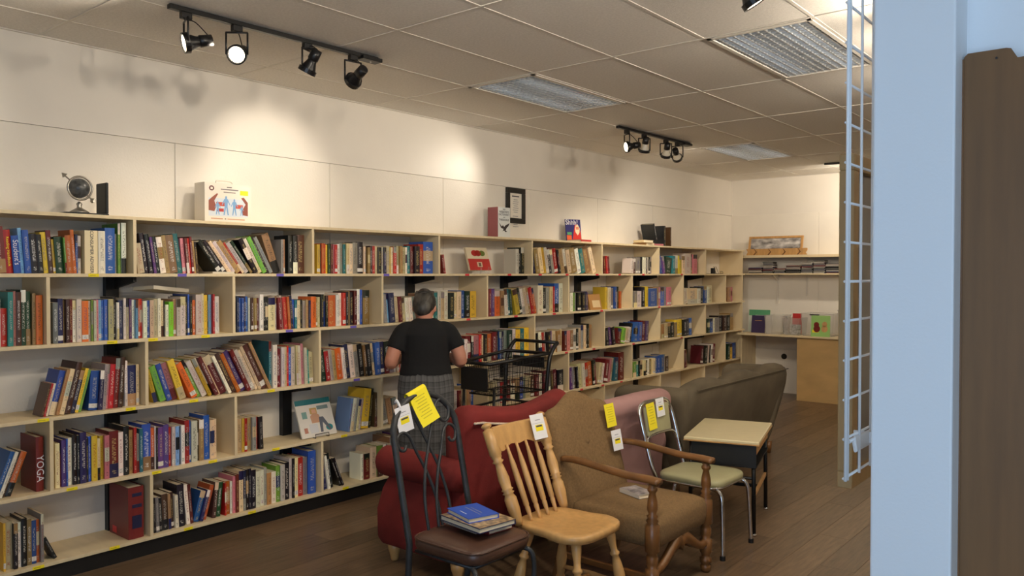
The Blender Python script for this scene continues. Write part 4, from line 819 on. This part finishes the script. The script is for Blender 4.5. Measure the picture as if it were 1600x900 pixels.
# ------------------------------------------------------------------ chrome dinette chair
cc = thing('dinette_chair', 'chrome tube dinette chair with olive vinyl seat and back', 'chair', (-2.22, 4.515, 0))
so = rrect(.42, .42, .09, 5)
MB().loft([[(x * k, y * k * (1 if x > 0 else .95), z) for x, y in so] for k, z in ((.93, .398), (1, .404), (1.0, .432), (.96, .443), (.8, .45), (.3, .453))]).build('seat', 'olive_vinyl', cc, smooth=True)
MB().tube([(x * .985, y * .985, .402) for x, y in so], .007, 6, closed=True).build('seat_trim', 'chrome', cc, smooth=True)
for s_ in (-1, 1):
    MB().tube(spline([(.05, s_ * .15, .392), (.16, s_ * .165, .392), (.21, s_ * .18, .37), (.225, s_ * .188, .28), (.235, s_ * .2, 0)]), .0125, 10).build('front_leg', 'chrome', cc, smooth=True)
    MB().lathe((.235, s_ * .2, 0), (.235, s_ * .2, .025), [(0, .016), (1, .016)]).build('foot_tip', 'black', cc)
    MB().tube([(-.34, s_ * .19, 0), (-.25, s_ * .185, .39)], .0115, 10).build('rear_leg', 'chrome', cc, smooth=True)
fr = [(-.2, -.18, .392), (-.235, -.195, .48), (-.30, -.20, .72), (-.325, -.185, .80), (-.33, -.135, .838), (-.33, 0, .842), (-.33, .135, .838), (-.325, .185, .80), (-.30, .20, .72), (-.235, .195, .48), (-.2, .18, .392)]
MB().tube(spline(fr, 5), .0135, 10).build('back_frame', 'chrome', cc, smooth=True)
MB().tube(spline([(-.27, -.195, .58), (-.275, -.17, .625), (-.28, -.10, .645), (-.28, .10, .645), (-.275, .17, .625), (-.27, .195, .58)], 5), .009, 8).build('back_rail', 'chrome', cc, smooth=True)
m_ = MB(); Mx = Matrix.Rotation(-.14, 3, 'Y'); m_.box((-.305, 0, .728), (.03, .29, .185), Mx); m_.build('backrest', 'olive_vinyl', cc, bevel=.013, seg=3, smooth=True)
MB().tube([(-.25, -.15, .2), (-.25, .15, .2)], .006, 6).build('stretcher', 'chrome', cc)
paper('sale_sheet', 'yellow sheet hung on the back of the chrome dinette chair', 'paper', Vector((-2.518, 4.405, .842)), (.05, 1, .06), (.16, .06, -1), .09, .165, 'paper_yellow', None, 7)
paper('price_tag', 'white price tag on the chrome dinette chair back', 'price tag', Vector((-2.512, 4.515, .862)), (.1, 1, .06), (.14, .18, -1), .085, .115, 'paper_white', True)
# ------------------------------------------------------------------ school desk
dk = thing('school_desk', 'small school desk with cream top and black metal legs', 'desk', (-2.30, 5.10, .0), math.radians(15.5))
MB().bb(-.235, .235, -.36, .36, .580, .603).build('desk_top', 'laminate', dk, bevel=.006)
MB().bb(-.236, .2365, -.3615, .3615, .577, .584).build('edge_band', 'oak', dk)
MB().bb(-.19, .215, -.335, -.33, .43, .577).build('bin_front', 'black', dk); MB().bb(-.19, .215, -.33, .30, .43, .436).build('bin_floor', 'black', dk)
MB().bb(-.19, -.185, -.33, .30, .43, .577).build('bin_side', 'black', dk); MB().bb(.20, .212, -.33, .30, .51, .577).build('bin_side', 'oak', dk); MB().bb(-.19, .2, .295, .30, .43, .577).build('bin_back', 'black', dk)
for sx_ in (-1, 1):
    for s_ in (-1, 1):
        MB().tube([(sx_ * .195, s_ * .31, .577), (sx_ * .2, s_ * .315, .012)], .0135, 10).build('leg', 'blackmetal', dk, smooth=True); MB().lathe((sx_ * .2, s_ * .315, 0), (sx_ * .2, s_ * .315, .014), [(0, .017), (.6, .018), (1, .013)]).build('foot_tip', 'chrome', dk, smooth=True)
    MB().bb(sx_ * .197 - .008, sx_ * .197 + .008, -.3, .3, .24, .262).build('side_bar', 'oak' if sx_ > 0 else 'blackmetal', dk)
MB().tube([(-.19, -.05, .25), (.19, -.05, .25)], .012, 8).build('cross_bar', 'blackmetal', dk); MB().tube([(-.19, -.31, .36), (.19, -.31, .36)], .010, 8).build('cross_bar', 'blackmetal', dk)
# ------------------------------------------------------------------ olive sofa with its back to the camera
sf = thing('sofa', 'olive brown plush sofa seen from behind with tufted back cushions', 'sofa', (-3.17, 6.32, 0)); Ls = .97
rings = []; n = 24
for q in range(n + 1):
    f = -1 + 2 * q / n; y = f * Ls; e = abs(f); ch = abs(math.sin(math.pi * 1.5 * (f + 1))) ** .6; zt = .795 + .055 * ch - .05 * max(0, (e - .9) / .1) ** 2; k = 1 - .3 * max(0, (e - .92) / .08) ** 2
    rings.append([(.26, y * .90, .05), (.33, y * .935, .3), (.41, y * .97, .55), (.475, y, .795), (.44 * k, y, zt), (.36 * k, y, zt + .012 * ch), (.27, y, zt - .05), (.21, y, .62), (.16, y, .42), (.16, y, .10)])
MB().loft(rings).build('back', 'olive', sf, smooth=True, sub=1)
MB().tube([(.474, -Ls + .07 + 2 * (Ls - .07) * q / 20, .79) for q in range(21)], .005, 6).build('piping', 'olive', sf, smooth=True)
for s_ in (-1, 1):
    y = s_ * (Ls - .03); rr = []
    for x, k, zt in ((-.17, .7, .75), (-.15, .95, .78), (-.1, 1, .795), (.05, 1, .80), (.2, 1, .805), (.38, .95, .81), (.44, .7, .80)):
        rr.append([(x * .7, y + s_ * -.16 * k, .05), (x * .7, y + s_ * -.07 * k, .05), (x * .9, y + s_ * .03 * k, .45), (x, y + s_ * .13 * k, zt - .10), (x, y + s_ * .13 * k, zt - .03), (x, y + s_ * .06 * k, zt), (x, y - s_ * .05 * k, zt), (x, y - s_ * .11 * k, zt - .08), (x, y - s_ * .10 * k, .5)][::s_])
    MB().loft(rr).build('arm', 'olive', sf, smooth=True, sub=1)
MB().bb(-.14, .2, -Ls + .1, Ls - .1, .10, .30).build('base', 'olive', sf, bevel=.02)
for k in range(2): MB().bb(-.19, .2, -Ls + .12 + k * (Ls - .11), -.01 + k * (Ls - .11), .30, .46).build('seat_cushion', 'olive', sf, bevel=.05, seg=4, smooth=True)
for sx_ in (-.08, .3):
    for s_ in (-1, 1): MB().lathe((sx_, s_ * (Ls - .08), 0), (sx_, s_ * (Ls - .08), .11), [(0, .02), (1, .032)]).build('foot', 'walnut', sf, smooth=True)
# ------------------------------------------------------------------ things on the shelf top and books on display
def cover_book(name, label, cat, pl, pr, pt, pb, X, z, tilt=.1, rz=0, t_=.014, rgb=(230, 226, 216), lift=0, body='cover', roll=0):
    """upright face looking along +x; width and height measured in the photograph at depth X; returns (thing, patch function)"""
    ya, yb = at(pl, pb, X=X).y, at(pr, pb, X=X).y; w = yb - ya; h = (pb - pt) * depth((X, (ya + yb) / 2, z)) / F
    e = thing(name, label, cat, (X, (ya + yb) / 2, z + lift + .001)); e.rotation_euler = (roll, -tilt, rz); c = lin(rgb)
    m_ = MB(); m_.bb(-.002, 0, -w / 2, w / 2, 0, h, c); m_.bb(-t_, -t_ + .002, -w / 2, w / 2, 0, h, c); m_.bb(-t_, 0, -w / 2 - .001, -w / 2 + .001, 0, h, c); m_.build(body, 'printed', e)
    MB().bb(-t_ + .002, -.002, -w / 2 + .001, w / 2 - .003, .002, h - .002).build('pages', 'pages', e)
    def patch(nm, u0, u1, v0, v1, rgb_, k=.0006, poly=None):
        P_ = poly or [(u0, v0), (u1, v0), (u1, v1), (u0, v1)]
        MB().prism([((u - .5) * w, v * h) for u, v in P_], (k - .0004, 0, 0), (0, 1, 0), (0, 0, 1), .0004, lin(rgb_)).build(nm, 'printed', e)
    patch.w = w; patch.h = h
    return e, patch
# globe bookend
yb_ = at(124, 330, X=-4.72).y; k_ = depth((-4.72, yb_, 2)) / F
e = thing('globe_bookend', 'black bookend with a small silver-ringed black globe', 'bookend', (-4.72, yb_, SZ[1]))
ye = at(163, 330, X=-4.72).y - yb_; MB().bb(-.07, .06, -26 * k_, ye, 0, .012).build('base', 'black', e, bevel=.002)
MB().bb(-.07, .06, ye - .016, ye, .012, 53 * k_).build('upright', 'black', e, bevel=.006)
MB().lathe((0, 0, .012), (0, 0, .075), [(0, .05), (.1, .05), (.25, .036), (.45, .014), (.6, .012), (.8, .016), (1, .006)], 20).build('stand', 'pewter', e, smooth=True)
gc = Vector((0, 0, 42 * k_)); gr = 15.5 * k_
MB().ball(gc, gr, 24, 14).build('globe', 'globe_black', e, smooth=True)
MB().tube([gc + Vector((.012, math.cos(a) * gr * 1.16, math.sin(a) * gr * 1.16)) for a in [2 * math.pi * q / 28 for q in range(28)]], .006, 6, closed=True).build('meridian_ring', 'pewter', e, smooth=True)
ax = Vector((0, .72, -.62)).normalized(); a_ = MB(); a_.tube([gc - ax * gr * 1.8, gc + ax * gr * 1.9], .004, 6); a_.lathe(gc - ax * gr * 1.75, gc - ax * gr * 2.15, [(0, .017), (1, .001)], 4); a_.lathe(gc + ax * gr * 1.5, gc + ax * gr * 1.9, [(0, .004), (.5, .016), (1, .016)], 4); a_.build('arrow', 'pewter', e)
# white printed carry box
e, pt2 = cover_book('carry_box', 'white cardboard carry box printed with a paper family', 'box', 320, 392, 281, 342, -4.72, SZ[1], 0, 0, .12, (236, 228, 214), body='box')
h_ = pt2.h; MB().tube(spline([(-.06, -.05, h_), (-.06, -.04, h_ + .022), (-.06, .05, h_ + .024), (-.06, .07, h_)]), .006, 6).build('handle', 'card_white', e)
pt2('picture', .08, .93, .16, .62, (216, 224, 232)); pt2('picture_hand', 0, 0, 0, 0, (150, 84, 68), .001, [(.08, .3), (.2, .28), (.24, .4), (.2, .55), (.28, .72), (.26, .74), (.14, .62), (.08, .55)]); pt2('picture_hand', 0, 0, 0, 0, (140, 74, 60), .001, [(.93, .2), (.93, .55), (.84, .68), (.78, .66), (.88, .5), (.8, .34), (.82, .22)])
pt2('picture_smile', .24, .42, .42, .52, (196, 84, 66), .001); pt2('picture_smile', .66, .82, .38, .48, (196, 84, 66), .001); pt2('picture_smile', .26, .40, .28, .36, (186, 66, 60), .001)
for cx, s_ in ((.27, .8), (.45, 1.15), (.63, 1.0), (.79, .6)): pt2('paper_figure', 0, 0, 0, 0, (126, 170, 214), .0014, [(cx + a * .055 * s_, .2 + b * .42 * s_) for a, b in ((-.9, 0), (-.5, 0), (0, .4), (.5, 0), (.9, 0), (.5, .45), (.6, .7), (1.3, .5), (1.4, .56), (.6, .84), (.3, .84), (.35, .95), (0, 1.02), (-.35, .95), (-.3, .84), (-.6, .84), (-1.4, .56), (-1.3, .5), (-.6, .7), (-.5, .45))])
pt2('price_sticker', .76, .94, .73, .85, (244, 222, 40)); pt2('emblem', .09, .20, .80, .93, (96, 40, 40), .001, [(.145 + .055 * math.cos(a * .63), .86 + .065 * math.sin(a * .63)) for a in range(10)]); pt2('emblem', .12, .17, .83, .89, (236, 228, 214), .0014)
[pt2('printed_line', u0, u1, v, v + .028, c_) for u0, u1, v, c_ in ((.47, .58, .895, (120, 112, 110)), (.34, .72, .835, (130, 122, 124)), (.40, .66, .765, (150, 140, 136)), (.13, .38, .085, (206, 160, 130)), (.42, .45, .085, (120, 100, 90)), (.48, .86, .085, (206, 160, 130)))]
# dictionary with the eagle
e, pt2 = cover_book('book', 'thick white dictionary with maroon spine and an eagle on its cover', 'book', 778, 797, 322, 370, -4.76, SZ[1], .0, 0, .12, (226, 230, 228))
h_ = pt2.h; MB().bb(-.12, .0005, -pt2.w / 2 - .004, -pt2.w / 2, 0, h_).build('spine', mat('maroon_spine', (150, 84, 88), .5) and 'maroon_spine', e)
for k, (s_, sz) in enumerate((('NEW', .016), ("WEBSTER'S", .028), ('DICTIONARY', .025), ('AND', .014), ('THESAURUS', .026))): text('cover_title', s_, sz * 1.0, 'ink', e, (.001, 0, h_ * (.93 - .085 * k)), (math.pi / 2, 0, math.pi / 2))
pt2('eagle', 0, 0, 0, 0, (52, 44, 44), .001, [(.08, .5), (.3, .38), (.42, .42), (.5, .36), (.62, .42), (.95, .5), (.85, .4), (.7, .33), (.62, .25), (.75, .22), (.6, .2), (.5, .25), (.38, .22), (.45, .3), (.25, .33)])
# certificate in a black frame on the wall
y0, y1 = at(791, 320, X=-4.93).y, at(820, 320, X=-4.93).y; zt, zb_ = at(805, 294, X=-4.93).z, at(805, 349, X=-4.93).z
e = thing('framed_certificate', 'printed notice in a black frame hanging on the white wall', 'framed print', (XW + .009, (y0 + y1) / 2, zb_)); w_ = y1 - y0; h_ = zt - zb_
for n_, b in (('frame_rail', (-w_ / 2, w_ / 2, 0, .05)), ('frame_rail', (-w_ / 2, w_ / 2, h_ - .05, h_)), ('frame_stile', (-w_ / 2, -w_ / 2 + .05, .05, h_ - .05)), ('frame_stile', (w_ / 2 - .05, w_ / 2, .05, h_ - .05))): MB().bb(0, .022, b[0], b[1], b[2], b[3]).build(n_, 'frameblack', e, bevel=.003)
MB().bb(.002, .01, -w_ / 2 + .05, w_ / 2 - .05, .05, h_ - .05).build('print', 'card_white', e)
MB().bb(.010, .011, -.055, .055, h_ - .085, h_ - .074).build('heading', 'ink', e)
for k in range(14):
    if k not in (7, 11): MB().bb(.010, .011, -.03 - .02 * ((k * 7) % 3) / 3, .03 + .02 * ((k * 5) % 3) / 3, h_ - .115 - .02 * k, h_ - .109 - .02 * k).build('text_line', 'ink_soft', e)
# children picture book
e, pt2 = cover_book('book', 'blue and red Christmas picture book leaning on the wall', 'book', 889, 906, 338, 374, -4.80, SZ[1], .12, -.28, .012, (44, 42, 110))
pt2('red_robe', 0, 0, 0, 0, (206, 48, 40), .001, [(.36, 0), (1, 0), (.98, .4), (.9, .66), (.78, .8), (.6, .76), (.52, .5)]); pt2('white_beard', 0, 0, 0, 0, (240, 226, 190), .0014, [(.6, .6), (.66, .74), (.82, .76), (.92, .62), (.88, .42), (.76, .3), (.62, .44)]); pt2('pink_face', .66, .86, .56, .68, (226, 140, 104), .0018)
pt2('present', .02, .34, .02, .3, (232, 104, 50), .001); pt2('present', .06, .36, .32, .44, (84, 160, 110), .001); text('title', 'Shhh!', .075, 'paper_white', e, (.0015, -.02, pt2.h * .86), (math.pi / 2, 0, math.pi / 2))
# red and cream book on a clear acrylic stand
def easel(label, X, y, z, w, h, material, tilt):
    e = thing('book_easel', label, 'easel', (X, y, z)); m_ = MB(); r = .0028
    for s_ in (-1, 1):
        m_.tube([(.05, s_ * w * .22, .028), (.055, s_ * w * .22, .003), (-.09, s_ * w * .22, .003), (-.01 - h * .0, s_ * w * .22, .003), (-math.tan(tilt) * h * .75 - .012, s_ * w * .2, h * .75)], r, 6)
    m_.tube([(.05, -w * .22, .028), (.05, w * .22, .028)], r, 6); m_.tube([(-.09, -w * .22, .003), (-.09, w * .22, .003)], r, 6); m_.tube([(-.09, 0, .003), (-math.tan(tilt) * h * .7 - .012, 0, h * .7)], r, 6)
    m_.build('wire', material, e, smooth=True); return e
yy = at(752, 420, X=-4.68).y
e, pt2 = cover_book('book', 'red and cream cookbook with tomatoes standing on a clear stand', 'book', 735, 768, 381, 418, -4.68, SZ[2], .3, 0, .02, (222, 208, 176), lift=.03, roll=.0)
pt2('red_panel', 0, 1, 0, .5, (186, 50, 44)); pt2('photo', .38, .62, .14, .36, (214, 190, 160), .001); pt2('portrait', .45, .56, .17, .32, (110, 84, 66), .0014)
for cx, cr_, c_ in ((.36, .15, (186, 44, 36)), (.52, .15, (176, 40, 34)), (.72, .14, (104, 120, 50))): pt2('tomato', 0, 0, 0, 0, c_, .001, [(cx + cr_ * math.cos(a * .524), .75 + cr_ * .9 * math.sin(a * .524)) for a in range(12)])
e = thing('display_stand', 'clear acrylic book stand under the red cookbook', 'stand', (-4.68, yy, SZ[2])); m_ = MB()
for s_ in (-.05, .05): m_.bb(-.06, .05, s_ - .002, s_ + .002, 0, .028); m_.bb(.04, .045, s_ - .002, s_ + .002, .028, .06)
m_.bb(-.05, .0, -.05, .05, .02, .024); m_.build('acrylic_sheet', 'acrylic', e)
# magazine-style book on a wire easel, fourth row
yy = at(498, 672, X=-4.68).y; easel('black wire easel holding the white and teal cookbook', -4.69, yy, SZ[5], .26, .24, 'blackmetal', .38)
e, pt2 = cover_book('book', 'white and teal book with a cook on its cover, on a wire easel', 'book', 473, 527, 621, 681, -4.66, SZ[5], .38, 0, .012, (220, 214, 204), lift=.006)
pt2('teal_band', 0, 1, .86, 1, (24, 104, 110)); pt2('portrait_hair', .36, .56, .6, .76, (196, 160, 96), .0012); pt2('portrait_face', .41, .53, .62, .72, (216, 164, 134), .0016); pt2('portrait_body', 0, 0, 0, 0, (196, 150, 120), .0012, [(.36, .36), (.62, .36), (.6, .56), (.52, .62), (.42, .62), (.34, .54)]); pt2('trousers', 0, 0, 0, 0, (96, 100, 112), .0014, [(.55, .1), (.62, .1), (.66, .36), (.82, .12), (.88, .14), (.7, .5), (.58, .5)])
pt2('flower_pot', .12, .26, .5, .68, (120, 160, 152), .001); pt2('round_badge', 0, 0, 0, 0, (36, 130, 136), .0012, [(.82 + .1 * math.cos(a * .524), .2 + .085 * math.sin(a * .524)) for a in range(12)]); pt2('basket', .1, .2, .12, .26, (180, 120, 100), .001); pt2('title_line', .58, .9, .70, .8, (120, 140, 140), .001); pt2('apron', .26, .5, .1, .34, (206, 206, 208), .0013)
# small tan book on an easel, second row, and bare wire easel by the far end
e, pt2 = cover_book('book', 'small tan book displayed upright between far upright books', 'book', 924, 940, 456, 481, -4.65, SZ[3], .25, -.1, .02, (176, 128, 72)); pt2('cover_picture', .25, .9, .15, .6, (222, 196, 150))
easel('empty wire book easel in the far end bay of the top row', -4.66, at(1122, 425, X=-4.66).y, SZ[2], .16, .13, 'blackmetal', .35)
e = thing('small_box', 'small black box beside the empty wire easel', 'box', (-4.70, at(1114, 425, X=-4.7).y, SZ[2])); MB().bb(-.02, .02, -.03, .03, 0, .075).build('case', 'black', e, bevel=.003); MB().bb(-.06, .03, -.16, .11, 0, .003).build('base', 'blackmetal', e)
# light blue picture cover beside the yellow binder, and the green cookbook cover, stand among their neighbours
# ------------------------------------------------------------------ shopping cart
sc_ = thing('shopping_cart', 'small black wire shopping cart beside the woman', 'cart', (-4.13, 4.85, 0)); zr, zq = .975, .73
rim = [(-.21, .35, zr + .03), (-.08, -.35, zr), (.21, -.35, zr), (.225, .35, zr + .03)]; bot = [(-.19, .32, zq - .02), (-.06, -.28, zq), (.18, -.28, zq), (.2, .32, zq - .02)]
MB().tube(rim, .014, 8, closed=True).build('rim', 'blackplastic', sc_, smooth=True); MB().tube(bot, .007, 6, closed=True).build('basket_floor_frame', 'blackmetal', sc_)
V = lambda a, b, f: Vector(a).lerp(Vector(b), f)
for q in range(4):
    m_ = MB(); A_, B_, C_, D_ = rim[q], rim[(q + 1) % 4], bot[(q + 1) % 4], bot[q]; n = 22 if q % 2 == 0 else 12
    for k in range(1, n): m_.tube([V(A_, B_, k / n), V(D_, C_, k / n)], .0019, 4)
    for k in range(1, 5): m_.tube([V(A_, D_, k / 5), V(B_, C_, k / 5)], .0022, 4)
    m_.build('wire_side', 'blackmetal', sc_)['kind'] = 'stuff'
m_ = MB()
for k in range(1, 9): m_.tube([V(bot[0], bot[1], k / 9), V(bot[3], bot[2], k / 9)], .0019, 4)
for k in range(1, 4): m_.tube([V(bot[0], bot[3], k / 4), V(bot[1], bot[2], k / 4)], .0019, 4)
m_.build('wire_floor', 'blackmetal', sc_)['kind'] = 'stuff'
for s_, x in ((-1, -.215), (1, .23)): MB().tube(spline([(x, .47, 1.085), (x, .42, 1.05), (x, .36, .96), (x * .98, .33, .75), (x * .97, .30, .45), (x * .97, .28, .12)], 4), .017, 8).build('post', 'blackplastic', sc_, smooth=True)
MB().tube([(-.215, .47, 1.085), (.23, .47, 1.085)], .014, 10).build('handle', 'blackplastic', sc_, smooth=True)
MB().bb(-.07, .2, -.375, -.36, zq + .04, zr - .03).build('front_panel', 'blackplastic', sc_, bevel=.01)
MB().bb(-.16, .17, .36, .372, .88, .97).build('child_seat_flap', 'blackplastic', sc_, bevel=.01)
lo_ = [(-.2, .3, .60), (-.12, -.3, .60), (.17, -.3, .60), (.21, .3, .60)]; lb_ = [(-.18, .28, .42), (-.1, -.25, .42), (.15, -.25, .42), (.19, .28, .42)]
MB().tube(lo_, .01, 6, closed=True).build('lower_rim', 'blackplastic', sc_, smooth=True)
for q in range(4):
    m_ = MB(); A_, B_, C_, D_ = lo_[q], lo_[(q + 1) % 4], lb_[(q + 1) % 4], lb_[q]; n = 20 if q % 2 == 0 else 10
    for k in range(0, n): m_.tube([V(A_, B_, k / n), V(D_, C_, k / n)], .0019, 4)
    for k in range(1, 4): m_.tube([V(A_, D_, k / 3), V(B_, C_, k / 3)], .0022, 4)
    m_.build('lower_wire_side', 'blackmetal', sc_)['kind'] = 'stuff'
MB().bb(-.15, .18, -.26, .28, .40, .405).build('lower_floor', 'blackmetal', sc_)
MB().tube([(-.21, .28, .12), (-.13, -.33, .12), (.18, -.33, .12), (.22, .28, .12)], .014, 8, closed=True).build('base_frame', 'blackplastic', sc_, smooth=True)
for x, y in ((-.13, -.33), (.18, -.33)): MB().tube([(x, y, .12), (x, y + .05, .4), (x, y + .06, .78)], .012, 8).build('front_post', 'blackplastic', sc_, smooth=True)
for x, y in ((-.21, .28), (-.13, -.33), (.18, -.33), (.22, .28)): MB().lathe((x - .014, y, .05), (x + .014, y, .05), [(0, .03), (0, .048), (.2, .05), (.8, .05), (1, .048), (1, .03)], 16).build('wheel', 'black', sc_, smooth=True)
# ------------------------------------------------------------------ the woman at the shelves
PR = math.radians(141)
def ell(z, cx, rx, ry, n=20, cy=0): return [(cx + rx * math.cos(2 * math.pi * q / n), cy + ry * math.sin(2 * math.pi * q / n), z) for q in range(n)]
bd = MB()
bd.loft([ell(z, cx, rx, ry) for z, cx, rx, ry in ((.78, -.01, .10, .15), (.88, -.015, .12, .165), (1.0, 0, .10, .145), (1.12, .01, .10, .15), (1.24, .0, .09, .15), (1.29, .0, .075, .11), (1.32, .01, .055, .065))])
bd.tube([(.005, 0, 1.28), (.03, 0, 1.34), (.055, 0, 1.385)], [.06, .052, .055], 14)
HM = Matrix.Rotation(-.32, 3, 'Z') @ Matrix.Rotation(.42, 3, 'Y'); hc = Vector((.075, 0, 1.415))
H = lambda x, y, z: hc + HM @ Vector((x, y, z))
bd.ball(hc, (.092, .074, .108), 20, 14, HM); bd.ball(H(.035, 0, -.045), (.055, .055, .06), 14, 10, HM)
bd.ball(H(.10, 0, -.02), (.018, .013, .022), 10, 8, HM); bd.ball(H(.082, 0, -.066), (.012, .022, .008), 10, 6, HM)
for s_ in (-1, 1):
    bd.ball(H(-.005, s_ * .078, -.012), (.017, .009, .028), 10, 8, HM); bd.ball(H(.084, s_ * .03, .008), (.012, .016, .009), 8, 6, HM)
for s_ in (-1, 1):
    sh0 = Vector((.0, s_ * .15, 1.26)); el = Vector((-.035, s_ * .243, 1.04)); wr = Vector((.17, s_ * .175, 1.035 + (.02 if s_ < 0 else 0)))
    bd.tube(spline([sh0, sh0.lerp(el, .5) + Vector((-.01, s_ * .012, 0)), el, el.lerp(wr, .4), wr], 4), [.056 - .0014 * q for q in range(9)] + [.0445, .043, .041, .0385, .036, .033, .0305, .028], 14)
    pc = wr + Vector((.045, -s_ * .012, .0)); bd.ball(pc, (.05, .018, .038), 12, 8)
    for q in range(4):
        b0 = pc + Vector((.038, 0, .026 - .018 * q)); L_ = (.062, .072, .068, .054)[q]
        bd.tube([b0, b0 + Vector((L_ * .5, -s_ * .012, -.004)), b0 + Vector((L_ * .75, -s_ * .034, -.008)), b0 + Vector((L_ * .7, -s_ * .05, -.010))], [.0098, .0092, .0088, .0075], 8)
    b0 = pc + Vector((-.01, -s_ * .012, .03)); bd.tube([b0, b0 + Vector((.03, -s_ * .022, .012)), b0 + Vector((.052, -s_ * .032, .008))], [.0115, .0105, .009], 8)
    bd.tube([(-.01, s_ * .085, .84), (.0, s_ * .085, .47), (-.02, s_ * .08, .25), (-.01, s_ * .08, .08)], [.085, .058, .05, .036], 14); bd.ball((.05, s_ * .085, .035), (.12, .042, .034), 14, 8)
pp = bd.build('person', 'skin', None, remesh=.0065); pp.location = (-4.03, 3.94, 0); pp.rotation_euler = (0, 0, PR)
tag(pp, 'person in black T-shirt and grey checked skirt facing the bookshelf, head bowed', 'person')
ts = MB()
ts.loft([ell(z, cx, rx, ry, 24) for z, cx, rx, ry in ((.945, -.012, .135, .182), (.955, -.012, .14, .186), (1.02, .0, .132, .172), (1.08, .005, .13, .168), (1.16, .008, .13, .172), (1.23, .0, .118, .175), (1.275, -.002, .10, .155), (1.305, .0, .085, .12), (1.328, .006, .072, .09), (1.34, .012, .062, .072))])
for s_ in (-1, 1): ts.tube(spline([(.0, s_ * .10, 1.262), (-.002, s_ * .15, 1.248), (-.014, s_ * .188, 1.19), (-.024, s_ * .214, 1.13)], 4), [.058, .06, .062, .063, .064, .065, .065, .065, .065, .065, .065, .065, .065], 16)
ts.build('t_shirt', 'tshirt', pp, remesh=.0075)
sk = MB(); R_ = [(.985, -.012, .125, .172), (.93, -.016, .145, .188), (.86, -.02, .152, .197), (.70, -.014, .148, .195), (.55, -.008, .146, .194), (.42, -.004, .146, .194), (.355, -.002, .145, .193), (.35, -.002, .135, .183)]
n = 32
for (z0, c0, a0, b0), (z1_, c1, a1, b1) in zip(R_[:-1], R_[1:]):
    for q in range(n):
        t0, t1 = 2 * math.pi * q / n, 2 * math.pi * (q + 1) / n; f = lambda c, a, b, z, t: (c + a * math.cos(t), b * math.sin(t), z + .004 * math.sin(5 * t))
        sk.face([f(c1, a1, b1, z1_, t0), f(c1, a1, b1, z1_, t1), f(c0, a0, b0, z0, t1), f(c0, a0, b0, z0, t0)], None, [(q / n, z1_), ((q + 1) / n, z1_), ((q + 1) / n, z0), (q / n, z0)])
sk.build('skirt', 'plaid', pp, smooth=True, weld=True)
hr = MB(); hr.ball(H(-.014, 0, .022), (.094, .083, .098), 20, 14, HM); hr.ball(H(-.055, 0, -.02), (.055, .07, .07), 16, 10, HM); hr.ball(H(-.04, 0, .085), (.05, .05, .04), 14, 10, HM); hr.ball(H(-.075, .01, .05), (.03, .045, .04), 12, 8, HM)
for q in range(9): hr.tube([H(-.03, -.06 + .015 * q, .105), H(-.08, -.05 + .0125 * q, .055), H(-.098, -.03 + .008 * q, .0)], [.012, .014, .01], 6)
hr.build('hair', 'hair', pp, remesh=.006)
m_ = MB()
for s_ in (-1, 1): m_.tube([H(-.01, s_ * .083, .0), H(.08, s_ * .075, .004), H(.092, s_ * .06, .004)], .0022, 6); m_.tube([H(.094, s_ * .032 + .024 * math.cos(a * .63), -.004 + .018 * math.sin(a * .63)) for a in range(10)], .0018, 5, closed=True)
m_.build('glasses', 'blackmetal', pp)
MB().lathe(H(-.085, 0, .075) + Vector((0, -.035, 0)), H(-.085, 0, .075) + Vector((0, .035, 0)), [(0, .008), (.5, .014), (1, .008)], 8).build('hair_clip', 'black', pp, smooth=True)
for s_ in (-1, 1): MB().ball((.055, s_ * .085, .034), (.13, .048, .036), 14, 8).build('shoe', 'black', pp, smooth=True)
Mp = Matrix.Rotation(PR, 3, 'Z'); hb = pp.location + Mp @ Vector((.21, -.19, 1.075))
e = flat_book('book', 'small white book held in the hand of the woman', hb, (.17, .115, .014), PR + .2, (228, 226, 222), tilt=(0, -.5))
